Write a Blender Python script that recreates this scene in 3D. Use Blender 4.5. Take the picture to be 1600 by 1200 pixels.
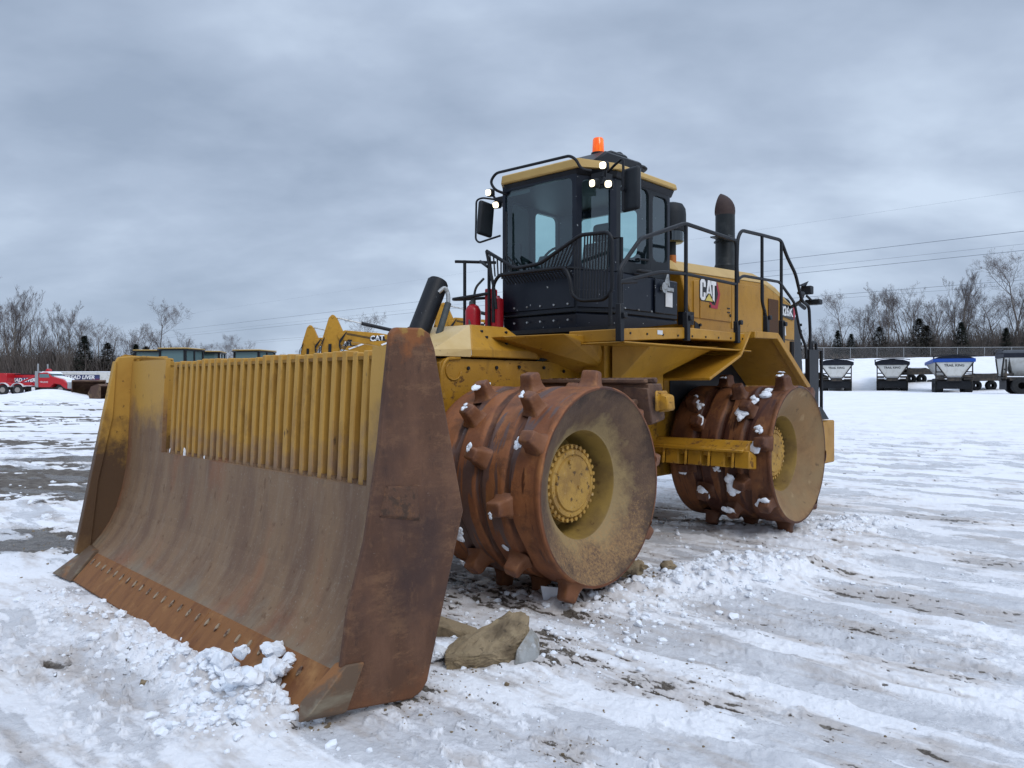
import bpy, bmesh, math, random
import numpy as np
from mathutils import Vector, Matrix
from mathutils import noise as NZ
R_ = math.radians
sc = bpy.context.scene
for o in list(bpy.data.objects): bpy.data.objects.remove(o)

# ------------------------------------------------------------------ camera, sky, sun, exposure
cd = bpy.data.cameras.new("camera"); cam = bpy.data.objects.new("camera", cd); sc.collection.objects.link(cam)
cam.location = (0, 0, 1.65); cam.rotation_euler = (R_(90.05), 0, 0)
cd.lens = 27.495; cd.sensor_width = 36; cd.clip_end = 3000; cd.clip_start = .05
sc.camera = cam
sc.render.resolution_x = 1024; sc.render.resolution_y = 768
sc.view_settings.view_transform = 'Standard'; sc.view_settings.look = 'None'
sc.view_settings.exposure = 0.22; sc.view_settings.gamma = 1
SUN_EL, SUN_AZ = R_(48), R_(150)          # azimuth clockwise from +Y
wd = bpy.data.worlds.new("World"); sc.world = wd; wd.use_nodes = True
nt = wd.node_tree; N = nt.nodes; Lk = nt.links; N.clear()
def nn(t, tree=None, **k):
    n = (tree or nt).nodes.new(t)
    for a, b in k.items(): setattr(n, a, b)
    return n
out = nn('ShaderNodeOutputWorld'); bg = nn('ShaderNodeBackground'); Lk.new(bg.outputs[0], out.inputs[0])
sky = nn('ShaderNodeTexSky', sky_type='NISHITA', sun_disc=False, sun_elevation=SUN_EL, sun_rotation=SUN_AZ)
skm = nn('ShaderNodeMix', data_type='RGBA', blend_type='MULTIPLY'); skm.inputs[0].default_value = 1
Lk.new(sky.outputs[0], skm.inputs[6]); skm.inputs[7].default_value = (.1, .1, .1, 1)
tc = nn('ShaderNodeTexCoord'); sx = nn('ShaderNodeSeparateXYZ'); Lk.new(tc.outputs['Generated'], sx.inputs[0])
def wmath(op, a, b=None):
    m = nn('ShaderNodeMath', operation=op)
    for i, v in enumerate((a, b)):
        if v is None: continue
        if isinstance(v, (int, float)): m.inputs[i].default_value = v
        else: Lk.new(v, m.inputs[i])
    return m.outputs[0]
zc = wmath('MAXIMUM', sx.outputs[2], 0.0); dz = wmath('ADD', zc, .34)
cx = wmath('DIVIDE', sx.outputs[0], dz); cy = wmath('DIVIDE', sx.outputs[1], dz)
cv = nn('ShaderNodeCombineXYZ'); Lk.new(cx, cv.inputs[0]); Lk.new(cy, cv.inputs[1])
def wnoise(scale, detail, rough, off, sy=1.0):
    mp = nn('ShaderNodeMapping'); mp.inputs['Location'].default_value = off; mp.inputs['Scale'].default_value = (1, sy, 1); mp.inputs['Rotation'].default_value = (0, 0, R_(18))
    Lk.new(cv.outputs[0], mp.inputs[0]); n = nn('ShaderNodeTexNoise'); Lk.new(mp.outputs[0], n.inputs[0])
    n.inputs['Scale'].default_value = scale; n.inputs['Detail'].default_value = detail; n.inputs['Roughness'].default_value = rough; n.inputs['Distortion'].default_value = .15
    return n.outputs[0]
n1 = wnoise(1.3, 5, .52, (5.4, .9, 0), 1.5); n2 = wnoise(3.4, 5, .55, (7.3, 2.2, 0), 1.15)
mixn = wmath('ADD', wmath('MULTIPLY', n1, .74), wmath('MULTIPLY', n2, .26))
side = wmath('MULTIPLY', sx.outputs[0], .07)
mixn = wmath('ADD', mixn, side)
cr = nn('ShaderNodeValToRGB'); Lk.new(mixn, cr.inputs[0]); e = cr.color_ramp.elements
e[0].position = .34; e[0].color = (.290, .360, .475, 1); e[1].position = .65; e[1].color = (.57, .67, .81, 1)
m_ = e.new(.49); m_.color = (.400, .480, .61, 1)
grad = nn('ShaderNodeMapRange'); Lk.new(sx.outputs[2], grad.inputs[0])
grad.inputs[1].default_value = .42; grad.inputs[2].default_value = .95; grad.inputs[3].default_value = 1.0; grad.inputs[4].default_value = 2.3
hz = nn('ShaderNodeMapRange'); Lk.new(sx.outputs[2], hz.inputs[0]); hz.inputs[1].default_value = 0; hz.inputs[2].default_value = .16; hz.inputs[3].default_value = .45; hz.inputs[4].default_value = 0
mh = nn('ShaderNodeMix', data_type='RGBA'); Lk.new(hz.outputs[0], mh.inputs[0]); Lk.new(cr.outputs[0], mh.inputs[6]); mh.inputs[7].default_value = (.34, .43, .58, 1)
mm = nn('ShaderNodeMix', data_type='RGBA', blend_type='MULTIPLY'); mm.inputs[0].default_value = 1; Lk.new(mh.outputs[2], mm.inputs[6]); Lk.new(grad.outputs[0], mm.inputs[7])
fin = nn('ShaderNodeMix', data_type='RGBA'); fin.inputs[0].default_value = .93; Lk.new(skm.outputs[2], fin.inputs[6]); Lk.new(mm.outputs[2], fin.inputs[7])
Lk.new(fin.outputs[2], bg.inputs[0]); bg.inputs[1].default_value = 1.0
sd = bpy.data.lights.new("sun", 'SUN'); sun = bpy.data.objects.new("sun", sd); sc.collection.objects.link(sun)
sd.energy = 1.05; sd.angle = R_(26); sd.color = (1, .965, .92)
sdir = Vector((math.sin(SUN_AZ) * math.cos(SUN_EL), math.cos(SUN_AZ) * math.cos(SUN_EL), math.sin(SUN_EL)))
sun.rotation_euler = sdir.to_track_quat('Z', 'Y').to_euler()

# ------------------------------------------------------------------ frame of the compactor in the world
TH = R_(42.23)
S2 = (math.cos(TH), -math.sin(TH)); R2 = (math.sin(TH), math.cos(TH)); O2 = (-.7229, 7.097)
def uvw(u, v, z=0): return Vector((O2[0] + S2[0] * u + R2[0] * v, O2[1] + S2[1] * u + R2[1] * v, z))
def polar(px, d, z=0): return Vector(((px - 800) / 1222 * d, d, z))     # a bearing and a distance from the origin
COL = sc.collection

# ------------------------------------------------------------------ materials
def mat(name, base, layers=(), rough=.6, metal=0.0, bump=(0, 30), coat=0.0, spec=.28, emit=None, attr=None):
    m = bpy.data.materials.new(name); m.use_nodes = True; t = m.node_tree; n = t.nodes; L = t.links
    b = n['Principled BSDF']; tcn = n.new('ShaderNodeTexCoord'); sep = n.new('ShaderNodeSeparateXYZ'); L.new(tcn.outputs['Object'], sep.inputs[0])
    def mth(op, a, c=None, clamp=False):
        k = n.new('ShaderNodeMath'); k.operation = op; k.use_clamp = clamp
        for i, v in enumerate((a, c)):
            if v is None: continue
            if isinstance(v, (int, float)): k.inputs[i].default_value = v
            else: L.new(v, k.inputs[i])
        return k.outputs[0]
    rgb = n.new('ShaderNodeRGB'); rgb.outputs[0].default_value = (*base, 1); cur = rgb.outputs[0]
    rv = n.new('ShaderNodeValue'); rv.outputs[0].default_value = rough; rcur = rv.outputs[0]
    for i, l in enumerate(layers):
        mp = n.new('ShaderNodeMapping'); mp.inputs['Scale'].default_value = l.get('st', (1, 1, 1)); mp.inputs['Location'].default_value = (i * 3.7 + 1, i * 1.9, i * 5.1)
        L.new(tcn.outputs['Object'], mp.inputs[0])
        no = n.new('ShaderNodeTexNoise'); L.new(mp.outputs[0], no.inputs[0]); no.inputs['Scale'].default_value = l.get('s', 5); no.inputs['Detail'].default_value = l.get('d', 5); no.inputs['Roughness'].default_value = l.get('r', .6)
        no.inputs['Distortion'].default_value = l.get('dist', 0)
        val = no.outputs[0]
        if 'g' in l:                       # (axis or 'rad', a0, a1, weight): wear and other tones tied to a place on the thing
            ax, a0, a1, w = l['g']
            if ax == 'rad': src = mth('SQRT', mth('ADD', mth('MULTIPLY', sep.outputs[1], sep.outputs[1]), mth('MULTIPLY', sep.outputs[2], sep.outputs[2])))
            else: src = sep.outputs['xyz'.index(ax)]
            mr = n.new('ShaderNodeMapRange'); L.new(src, mr.inputs[0]); mr.inputs[1].default_value = a0; mr.inputs[2].default_value = a1; mr.inputs[3].default_value = -w; mr.inputs[4].default_value = w
            val = mth('ADD', val, mr.outputs[0])
        mr = n.new('ShaderNodeMapRange'); L.new(val, mr.inputs[0]); mr.inputs[1].default_value = l.get('lo', .45); mr.inputs[2].default_value = l.get('hi', .6)
        mr.inputs[3].default_value = 0; mr.inputs[4].default_value = l.get('k', 1)
        mx = n.new('ShaderNodeMix'); mx.data_type = 'RGBA'; L.new(mr.outputs[0], mx.inputs[0]); L.new(cur, mx.inputs[6]); mx.inputs[7].default_value = (*l['c'], 1); cur = mx.outputs[2]
        if 'ro' in l:
            m2 = n.new('ShaderNodeMix'); L.new(mr.outputs[0], m2.inputs[0]); L.new(rcur, m2.inputs[2]); m2.inputs[3].default_value = l['ro']; rcur = m2.outputs[0]
    L.new(cur, b.inputs['Base Color']); L.new(rcur, b.inputs['Roughness'])
    b.inputs['Metallic'].default_value = metal; b.inputs['Specular IOR Level'].default_value = spec; b.inputs['Coat Weight'].default_value = coat
    if emit: b.inputs['Emission Color'].default_value = (*emit[0], 1); b.inputs['Emission Strength'].default_value = emit[1]
    if bump[0]:
        no = n.new('ShaderNodeTexNoise'); L.new(tcn.outputs['Object'], no.inputs[0]); no.inputs['Scale'].default_value = bump[1]; no.inputs['Detail'].default_value = 6; no.inputs['Roughness'].default_value = .65
        bp = n.new('ShaderNodeBump'); bp.inputs['Strength'].default_value = bump[0]; bp.inputs['Distance'].default_value = .02; L.new(no.outputs[0], bp.inputs['Height']); L.new(bp.outputs[0], b.inputs['Normal'])
    return m
def glass(name, tint, alpha=.75, rough=.02):
    m = bpy.data.materials.new(name); m.use_nodes = True; t = m.node_tree; n = t.nodes; L = t.links; n.clear()
    o = n.new('ShaderNodeOutputMaterial'); tr = n.new('ShaderNodeBsdfTransparent'); tr.inputs[0].default_value = (*tint, 1)
    gl = n.new('ShaderNodeBsdfGlossy'); gl.inputs['Roughness'].default_value = rough; gl.inputs[0].default_value = (.85, .95, 1, 1)
    fr = n.new('ShaderNodeLayerWeight'); fr.inputs[0].default_value = .5; pw = n.new('ShaderNodeMath'); pw.operation = 'POWER'; L.new(fr.outputs[1], pw.inputs[0]); pw.inputs[1].default_value = 3.5
    ad = n.new('ShaderNodeMath'); ad.operation = 'MULTIPLY_ADD'; L.new(pw.outputs[0], ad.inputs[0]); ad.inputs[1].default_value = .7; ad.inputs[2].default_value = .10
    mx = n.new('ShaderNodeMixShader'); L.new(ad.outputs[0], mx.inputs[0]); L.new(tr.outputs[0], mx.inputs[1]); L.new(gl.outputs[0], mx.inputs[2]); L.new(mx.outputs[0], o.inputs[0])
    return m
YEL = (.41, .205, .018); DKR = (.045, .022, .014)
def yel(name, extra=(), base=YEL, rough=.42):
    return mat(name, base, [dict(c=(.30, .145, .014), s=2.2, lo=.40, hi=.64, k=.8), dict(c=(.46, .29, .09), s=9, lo=.60, hi=.76, k=.4, ro=.7), dict(c=(.20, .10, .018), s=5, d=8, r=.7, st=(1, 1, .45), lo=.56, hi=.72, k=.5, ro=.7),
                            dict(c=(.12, .055, .02), s=26, lo=.655, hi=.70, k=.8, ro=.85), dict(c=(.11, .062, .024), s=2.7, d=9, r=.75, st=(2, 2, .6), lo=.58, hi=.74, k=.6, ro=.85), dict(c=(.06, .035, .02), s=6, d=9, r=.8, lo=.64, hi=.70, k=.6, ro=.9)] + list(extra), rough=rough, bump=(.12, 45))
M = {}
M['yel'] = yel('yellow_paint')
M['yelworn'] = yel('worn_yellow_paint', [dict(c=(.07, .028, .015), s=11, d=8, r=.72, lo=.56, hi=.63, k=.9, ro=.9, st=(1, .6, 1.4)), dict(c=(.055, .03, .018), s=3, g=('z', 1.78, 1.0, .32), lo=.48, hi=.66, k=.93, ro=.9)])
M['yelbar'] = yel('bar_yellow_paint', [dict(c=(.07, .028, .015), s=9, d=8, r=.72, lo=.56, hi=.64, k=.8, ro=.9)])
M['yeldirt'] = yel('dirty_yellow_paint', [dict(c=(.10, .055, .022), s=3.5, d=7, lo=.46, hi=.66, k=.8, ro=.9), dict(c=(.035, .022, .015), s=9, d=7, lo=.57, hi=.66, k=.75, ro=.9)])
M['yelpale'] = mat('pale_yellow_paint', (.56, .41, .20), [dict(c=(.46, .30, .10), s=3, lo=.4, hi=.7, k=.6), dict(c=(.14, .07, .03), s=30, lo=.66, hi=.7, k=.7)], rough=.5, bump=(.1, 40))  # paler yellow for the front cover panel
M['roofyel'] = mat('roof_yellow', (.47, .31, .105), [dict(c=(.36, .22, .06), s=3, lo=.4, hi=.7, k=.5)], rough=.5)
M['mold'] = mat('moldboard_steel', (.215, .132, .074), [
    dict(c=(.42, .34, .26), s=34, d=9, r=.8, st=(1.6, 1, .06), lo=.60, hi=.68, k=.45), dict(c=(.14, .080, .050), s=2.0, d=8, st=(2.2, 1, .5), lo=.42, hi=.62, k=.85), dict(c=(.25, .18, .12), s=3.3, d=10, r=.75, st=(3.2, 1, .35), lo=.50, hi=.68, k=.65),
    dict(c=(.27, .085, .03), s=1.1, d=6, st=(1.6, 1, .7), lo=.52, hi=.70, k=.6), dict(c=(.29, .25, .19), s=60, d=3, lo=.60, hi=.72, k=.55), dict(c=(.060, .038, .028), s=26, d=6, st=(7, 1, .16), lo=.60, hi=.70, k=.5),
    dict(c=(.22, .205, .155), s=2.3, d=6, g=('z', .55, .20, .22), lo=.62, hi=.76, k=.35),
    dict(c=(.47, .265, .055), s=3.2, d=9, r=.62, g=('z', .90, 1.75, .42), lo=.40, hi=.72, k=.95, ro=.5), dict(c=(.10, .045, .02), s=13, d=7, st=(1, 1, .7), lo=.62, hi=.68, k=.6), dict(c=(.055, .036, .025), s=1.6, d=8, r=.7, st=(3.5, 1, .5), lo=.63, hi=.70, k=.55)], rough=.6, metal=.08, bump=(.16, 55))
M['slat'] = mat('slat_paint', (.44, .245, .050), [dict(c=(.12, .065, .025), s=4.5, d=9, r=.78, st=(1, 1, .5), lo=.53, hi=.68, k=.6), dict(c=(.34, .17, .03), s=8, st=(3, 1, .4), lo=.45, hi=.7, k=.6), dict(c=(.20, .125, .09), s=5, d=7, g=('z', 1.62, 1.05, .22), lo=.50, hi=.78, k=.8), dict(c=(.05, .03, .02), s=14, d=6, st=(1, 1, .35), lo=.66, hi=.71, k=.8)], rough=.55, bump=(.15, 50))
M['slot'] = mat('slot_backing_paint', (.25, .125, .013), [dict(c=(.14, .065, .010), s=6, lo=.45, hi=.65, k=.7), dict(c=(.05, .025, .012), s=9, d=6, lo=.64, hi=.70, k=.8)], rough=.55, bump=(.1, 40))
M['plateR'] = mat('rusted_end_plate', (.098, .047, .027), [dict(c=(.20, .105, .055), s=3.5, d=12, r=.85, st=(1, .6, 1.8), lo=.50, hi=.58, k=.65), dict(c=(.042, .024, .018), s=9, d=10, r=.85, st=(1, 1.6, .8), lo=.55, hi=.62, k=.7), dict(c=(.34, .26, .19), s=18, d=9, r=.85, st=(1, .15, 2.2), lo=.645, hi=.67, k=.55),
    dict(c=(.145, .072, .042), s=2.3, d=8, st=(1, 2.5, .8), lo=.44, hi=.66, k=.9), dict(c=(.050, .028, .024), s=1.7, d=5, lo=.5, hi=.68, k=.8), dict(c=(.165, .085, .045), s=9, d=9, r=.75, st=(1, 1.6, 1), lo=.56, hi=.66, k=.5),
    dict(c=(.25, .085, .025), s=6, d=7, g=('z', 1.62, 1.98, .24), lo=.54, hi=.68, k=.75), dict(c=(.33, .20, .05), s=11, d=6, g=('z', 1.66, 1.98, .16), lo=.63, hi=.70, k=.7),
    dict(c=(.20, .075, .028), s=2.4, d=6, g=('z', .45, .02, .16), lo=.56, hi=.72, k=.6), dict(c=(.36, .30, .25), s=42, d=7, r=.7, st=(1, .5, 1.5), lo=.685, hi=.73, k=.6)], rough=.62, metal=.15, bump=(.16, 60))
M['plateL'] = mat('yellow_end_plate', (.43, .24, .045), [dict(c=(.33, .175, .035), s=4, lo=.45, hi=.65, k=.6), dict(c=(.060, .034, .024), s=2.6, d=7, g=('z', 1.75, .70, .30), lo=.40, hi=.66, k=.93, r=.7), dict(c=(.10, .05, .02), s=15, d=7, lo=.62, hi=.67, k=.7),
    dict(c=(.26, .15, .06), s=3.0, g=('z', .9, .1, .12), lo=.55, hi=.8, k=.5)], rough=.55, bump=(.14, 50))
M['edge'] = mat('orange_rust_cutting_edge', (.225, .098, .034), [dict(c=(.15, .058, .022), s=4, d=7, st=(3, 1, .6), lo=.46, hi=.66, k=.9), dict(c=(.38, .20, .075), s=6, d=6, lo=.56, hi=.72, k=.6), dict(c=(.05, .025, .018), s=16, d=6, st=(4, 1, .5), lo=.62, hi=.7, k=.6)], rough=.7, bump=(.2, 50))
M['bit'] = mat('corner_bit_steel', (.13, .085, .055), [dict(c=(.28, .12, .04), s=4, d=6, lo=.5, hi=.62, k=.9), dict(c=(.24, .21, .15), s=7, d=7, st=(1, .4, 2), lo=.52, hi=.68, k=.7)], rough=.6, metal=.2, bump=(.2, 40))
M['bolt'] = mat('bolt_head', (.36, .27, .18), [dict(c=(.1, .05, .03), s=30, lo=.45, hi=.6)], rough=.5, metal=.3)
def drum_mat(name, a, b, c):
    return mat(name, a, [dict(c=(.050, .022, .014), s=9, d=6, g=('rad', .748, .728, .5), lo=.35, hi=.75, k=.9),dict(c=(.09, .04, .022), s=5, d=9, r=.78, lo=.50, hi=.62, k=.7),dict(c=b, s=1.6, d=6, st=(2.6, .9, .9), lo=.44, hi=.60, k=.9), dict(c=(.40, .175, .055), s=2.6, d=7, st=(1.6, 1, 1), lo=.55, hi=.72, k=.55), dict(c=c, s=1.25, d=4, st=(4.2, .45, .45), dist=.6, lo=.545, hi=.56, k=.92, ro=.35),  # first layer darkens the grooves between the wraps
                         dict(c=(.045, .016, .010), s=3.4, d=5, st=(2.8, .4, .4), lo=.63, hi=.66, k=.8, ro=.3), dict(c=(.42, .28, .16), s=38, d=6, lo=.67, hi=.72, k=.35)], rough=.58, metal=.1, bump=(.22, 22))
M['drumF'] = drum_mat('orange_rust_drum', (.265, .098, .036), (.185, .066, .028), (.105, .062, .052))
M['drumR'] = drum_mat('dark_rust_drum', (.185, .072, .028), (.085, .032, .018), (.055, .020, .014))
M['toothF'] = mat('rust_tooth', (.19, .078, .036), [dict(c=(.12, .052, .034), s=6, lo=.45, hi=.62, k=.9), dict(c=(.34, .15, .05), s=9, d=6, lo=.56, hi=.70, k=.7), dict(c=(.36, .33, .31), s=10, g=('z', .10, .175, .3), lo=.66, hi=.86, k=.7, ro=.35)], rough=.5, metal=.15, bump=(.25, 30))
M['toothR'] = mat('dark_rust_tooth', (.12, .05, .026), [dict(c=(.06, .024, .016), s=6, lo=.45, hi=.62, k=.9), dict(c=(.28, .12, .045), s=9, d=6, lo=.56, hi=.70, k=.6)], rough=.5, metal=.15, bump=(.25, 30))
M['dishF'] = mat('drum_face_worn', (.100, .060, .040), [
    dict(c=(.17, .105, .058), s=2.6, d=9, r=.72, lo=.44, hi=.64, k=.85), dict(c=(.30, .215, .10), s=3.0, d=8, r=.7, g=('rad', .72, .44, .22), lo=.52, hi=.72, k=.85), dict(c=(.34, .20, .08), s=48, d=9, r=.85, g=('z', .35, -.5, .10), lo=.545, hi=.66, k=.75),
    dict(c=(.045, .028, .022), s=4, d=7, g=('rad', .55, .74, .12), lo=.53, hi=.66, k=.75), dict(c=(.42, .38, .32), s=34, d=9, r=.8, lo=.655, hi=.69, k=.7)], rough=.68, bump=(.3, 34))
M['dishR'] = mat('rear_drum_face', (.25, .148, .066), [dict(c=(.14, .075, .035), s=2.0, d=9, r=.75, lo=.48, hi=.64, k=.7),dict(c=(.22, .15, .075), s=2.4, d=7, lo=.44, hi=.66, k=.8), dict(c=(.16, .082, .038), s=3.5, d=8, r=.7, g=('rad', .62, .75, .16), lo=.55, hi=.70, k=.8), dict(c=(.48, .36, .20), s=5, d=7, lo=.58, hi=.72, k=.5), dict(c=(.09, .055, .03), s=11, d=7, lo=.64, hi=.71, k=.8)], rough=.65, bump=(.22, 26))
M['tubein'] = mat('drum_well_paint', (.27, .175, .045), [dict(c=(.16, .10, .035), s=4, d=7, lo=.45, hi=.65, k=.8), dict(c=(.09, .05, .02), s=12, d=6, lo=.6, hi=.68, k=.8)], rough=.5, bump=(.12, 30))
M['hub'] = mat('hub_paint', (.42, .245, .055), [dict(c=(.25, .14, .04), s=7, d=7, lo=.45, hi=.62, k=.8), dict(c=(.55, .45, .30), s=9, d=9, r=.8, lo=.58, hi=.68, k=.7), dict(c=(.07, .04, .02), s=16, d=7, lo=.61, hi=.66, k=.85)], rough=.5, bump=(.3, 40))
M['rust'] = mat('cleaner_bar_rust', (.125, .070, .045), [dict(c=(.07, .040, .032), s=6, lo=.45, hi=.62, k=.9), dict(c=(.26, .13, .055), s=12, d=6, lo=.58, hi=.70, k=.7)], rough=.7, bump=(.3, 40))
M['black'] = mat('black_paint', (.006, .007, .010), [dict(c=(.018, .020, .023), s=6, lo=.5, hi=.75, k=.6), dict(c=(.30, .32, .34), s=60, d=2, lo=.735, hi=.76, k=.6)], rough=.5, bump=(.06, 60), spec=.3)
M['navy'] = mat('dark_navy_cab_paint', (.005, .008, .016), [dict(c=(.016, .020, .030), s=4, lo=.45, hi=.75, k=.5, ro=.5), dict(c=(.45, .48, .5), s=34, d=1, lo=.775, hi=.79, k=.8), dict(c=(.10, .085, .06), s=9, d=6, g=('z', 2.7, 2.1, .08), lo=.66, hi=.76, k=.3)], rough=.34, bump=(.04, 40), spec=.3)
M['grey'] = mat('dark_grey_plastic', (.012, .015, .019), [dict(c=(.022, .026, .030), s=8, lo=.5, hi=.7, k=.5)], rough=.6)
M['rubber'] = mat('rubber', (.018, .019, .02), [dict(c=(.06, .055, .05), s=14, lo=.5, hi=.7, k=.5)], rough=.8, bump=(.2, 40))
M['hose'] = mat('hose_rubber', (.055, .062, .062), [dict(c=(.11, .12, .12), s=14, lo=.5, hi=.7, k=.5)], rough=.6)
M['metal'] = mat('bare_metal', (.42, .43, .43), [dict(c=(.2, .19, .17), s=20, lo=.5, hi=.65)], rough=.4, metal=.7)
M['exh'] = mat('exhaust_black', (.016, .019, .021), [dict(c=(.05, .055, .055), s=7, lo=.5, hi=.7, k=.5)], rough=.45, metal=.2)
M['exhrust'] = mat('exhaust_rust', (.050, .032, .029), [dict(c=(.035, .022, .022), s=6, d=7, lo=.45, hi=.66)], rough=.7, bump=(.2, 40))
M['red'] = mat('red_extinguisher', (.36, .01, .018), [dict(c=(.2, .005, .01), s=8, lo=.5, hi=.7, k=.6)], rough=.3)
M['grille'] = mat('brown_mesh_grille', (.095, .042, .014), [dict(c=(.05, .02, .01), s=90, lo=.48, hi=.55)], rough=.7)
M['white'] = mat('white_paint', (.68, .69, .70), [dict(c=(.42, .42, .40), s=4, d=6, lo=.5, hi=.7, k=.5)], rough=.4)
M['lens'] = mat('lit_lamp_lens', (.9, .85, .7), [dict(c=(.35, .3, .2), s=60, lo=.5, hi=.62)], rough=.2, emit=((1, .84, .55), 2.2))
M['amber'] = mat('amber_beacon', (.75, .085, .0), [dict(c=(.95, .22, .0), s=16, st=(1, 1, .3), lo=.42, hi=.6)], rough=.15, emit=((1, .13, .0), .35), coat=.5)
M['ltred'] = mat('logo_red', (.36, .022, .045), rough=.4)
M['ltwhite'] = mat('logo_white', (.72, .72, .72), rough=.4)
M['ltblack'] = mat('logo_black', (.012, .012, .014), rough=.4)
M['ltyel'] = mat('logo_yellow', (.62, .50, .12), rough=.4)
M['glass'] = glass('cab_glass', (.70, .88, .87)); M['seat'] = mat('seat_fabric', (.075, .092, .095), rough=.8)
M['mirror'] = mat('mirror_glass', (.4, .42, .45), rough=.05, metal=1.0)
M['snow'] = mat('fresh_snow', (.80, .83, .88), [dict(c=(.60, .63, .68), s=9, d=6, lo=.5, hi=.75, k=.5)], rough=.75, bump=(.5, 40))
M['snowdirty'] = mat('trampled_snow', (.74, .77, .82), [dict(c=(.50, .51, .53), s=7, d=7, lo=.48, hi=.7, k=.6), dict(c=(.13, .10, .075), s=13, d=7, lo=.66, hi=.72, k=.75)], rough=.75, bump=(.6, 35))
M['mud'] = mat('frozen_mud', (.27, .205, .125), [dict(c=(.12, .088, .055), s=6, d=8, lo=.45, hi=.62, k=.9), dict(c=(.34, .27, .16), s=11, d=7, lo=.57, hi=.7, k=.6), dict(c=(.05, .038, .026), s=20, d=5, lo=.63, hi=.68, k=.7)], rough=.9, bump=(.8, 26))
M['ice'] = mat('dirty_ice', (.30, .31, .31), [dict(c=(.20, .17, .13), s=9, d=8, lo=.45, hi=.62, k=.8), dict(c=(.6, .62, .65), s=14, d=6, lo=.58, hi=.68, k=.6)], rough=.4, bump=(.6, 24))
M['bark'] = mat('bark', (.105, .088, .078), [dict(c=(.17, .15, .135), s=.6, lo=.45, hi=.65, k=.7)], rough=.9)
M['barklight'] = mat('pale_bark', (.21, .185, .16), [dict(c=(.12, .10, .09), s=.8, lo=.45, hi=.65, k=.8)], rough=.9)
M['twig'] = mat('twigs', (.120, .096, .090), [dict(c=(.075, .06, .06), s=.5, lo=.4, hi=.65, k=.8)], rough=.9)
M['brush'] = mat('brush_stems', (.085, .070, .062), [dict(c=(.15, .125, .105), s=.15, lo=.45, hi=.65, k=.8), dict(c=(.045, .042, .04), s=.3, lo=.5, hi=.6, k=.7)], rough=.95)
M['needle'] = mat('conifer_needles', (.020, .030, .021), [dict(c=(.040, .042, .024), s=1.2, lo=.45, hi=.6, k=.7)], rough=.85)
M['needlebrown'] = mat('cedar_needles', (.036, .036, .026), [dict(c=(.062, .046, .034), s=1.2, lo=.45, hi=.6, k=.7)], rough=.85)
M['galv'] = mat('galvanised_steel', (.30, .31, .32), rough=.5, metal=.3)
M['tred'] = mat('truck_red', (.42, .012, .018), [dict(c=(.3, .01, .014), s=2, lo=.5, hi=.7, k=.5)], rough=.3, coat=.3)
M['tblue'] = mat('blue_paint', (.018, .075, .34), rough=.35)
M['tarp'] = mat('dark_tarp', (.008, .010, .018), [dict(c=(.035, .04, .055), s=3, lo=.5, hi=.7, k=.5)], rough=.45)
M['twhite'] = mat('trailer_white', (.60, .60, .57), [dict(c=(.36, .33, .28), s=2.4, d=6, lo=.48, hi=.7, k=.65)], rough=.45)
M['banblue'] = mat('banner_blue', (.045, .055, .14), [dict(c=(.02, .03, .08), s=1, lo=.4, hi=.6)], rough=.5)
M['frame'] = mat('dirty_dark_frame', (.035, .032, .030), [dict(c=(.11, .085, .06), s=3, d=6, lo=.5, hi=.68, k=.7)], rough=.8)
M['hubgrey'] = mat('wheel_hub_grey', (.26, .24, .22), rough=.6)
M['concrete'] = mat('weathered_concrete', (.23, .215, .18), [dict(c=(.15, .14, .11), s=1.2, lo=.45, hi=.65)], rough=.9)
M['bucket'] = mat('brown_bucket_steel', (.085, .045, .03), [dict(c=(.16, .10, .055), s=1.8, d=6, lo=.5, hi=.66), dict(c=(.035, .02, .016), s=3, lo=.55, hi=.7)], rough=.7)
M['dglass'] = mat('far_cab_glass', (.10, .17, .18), rough=.08, coat=.5)
M['wire'] = mat('power_wire', (.16, .18, .21), rough=.7)

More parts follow.
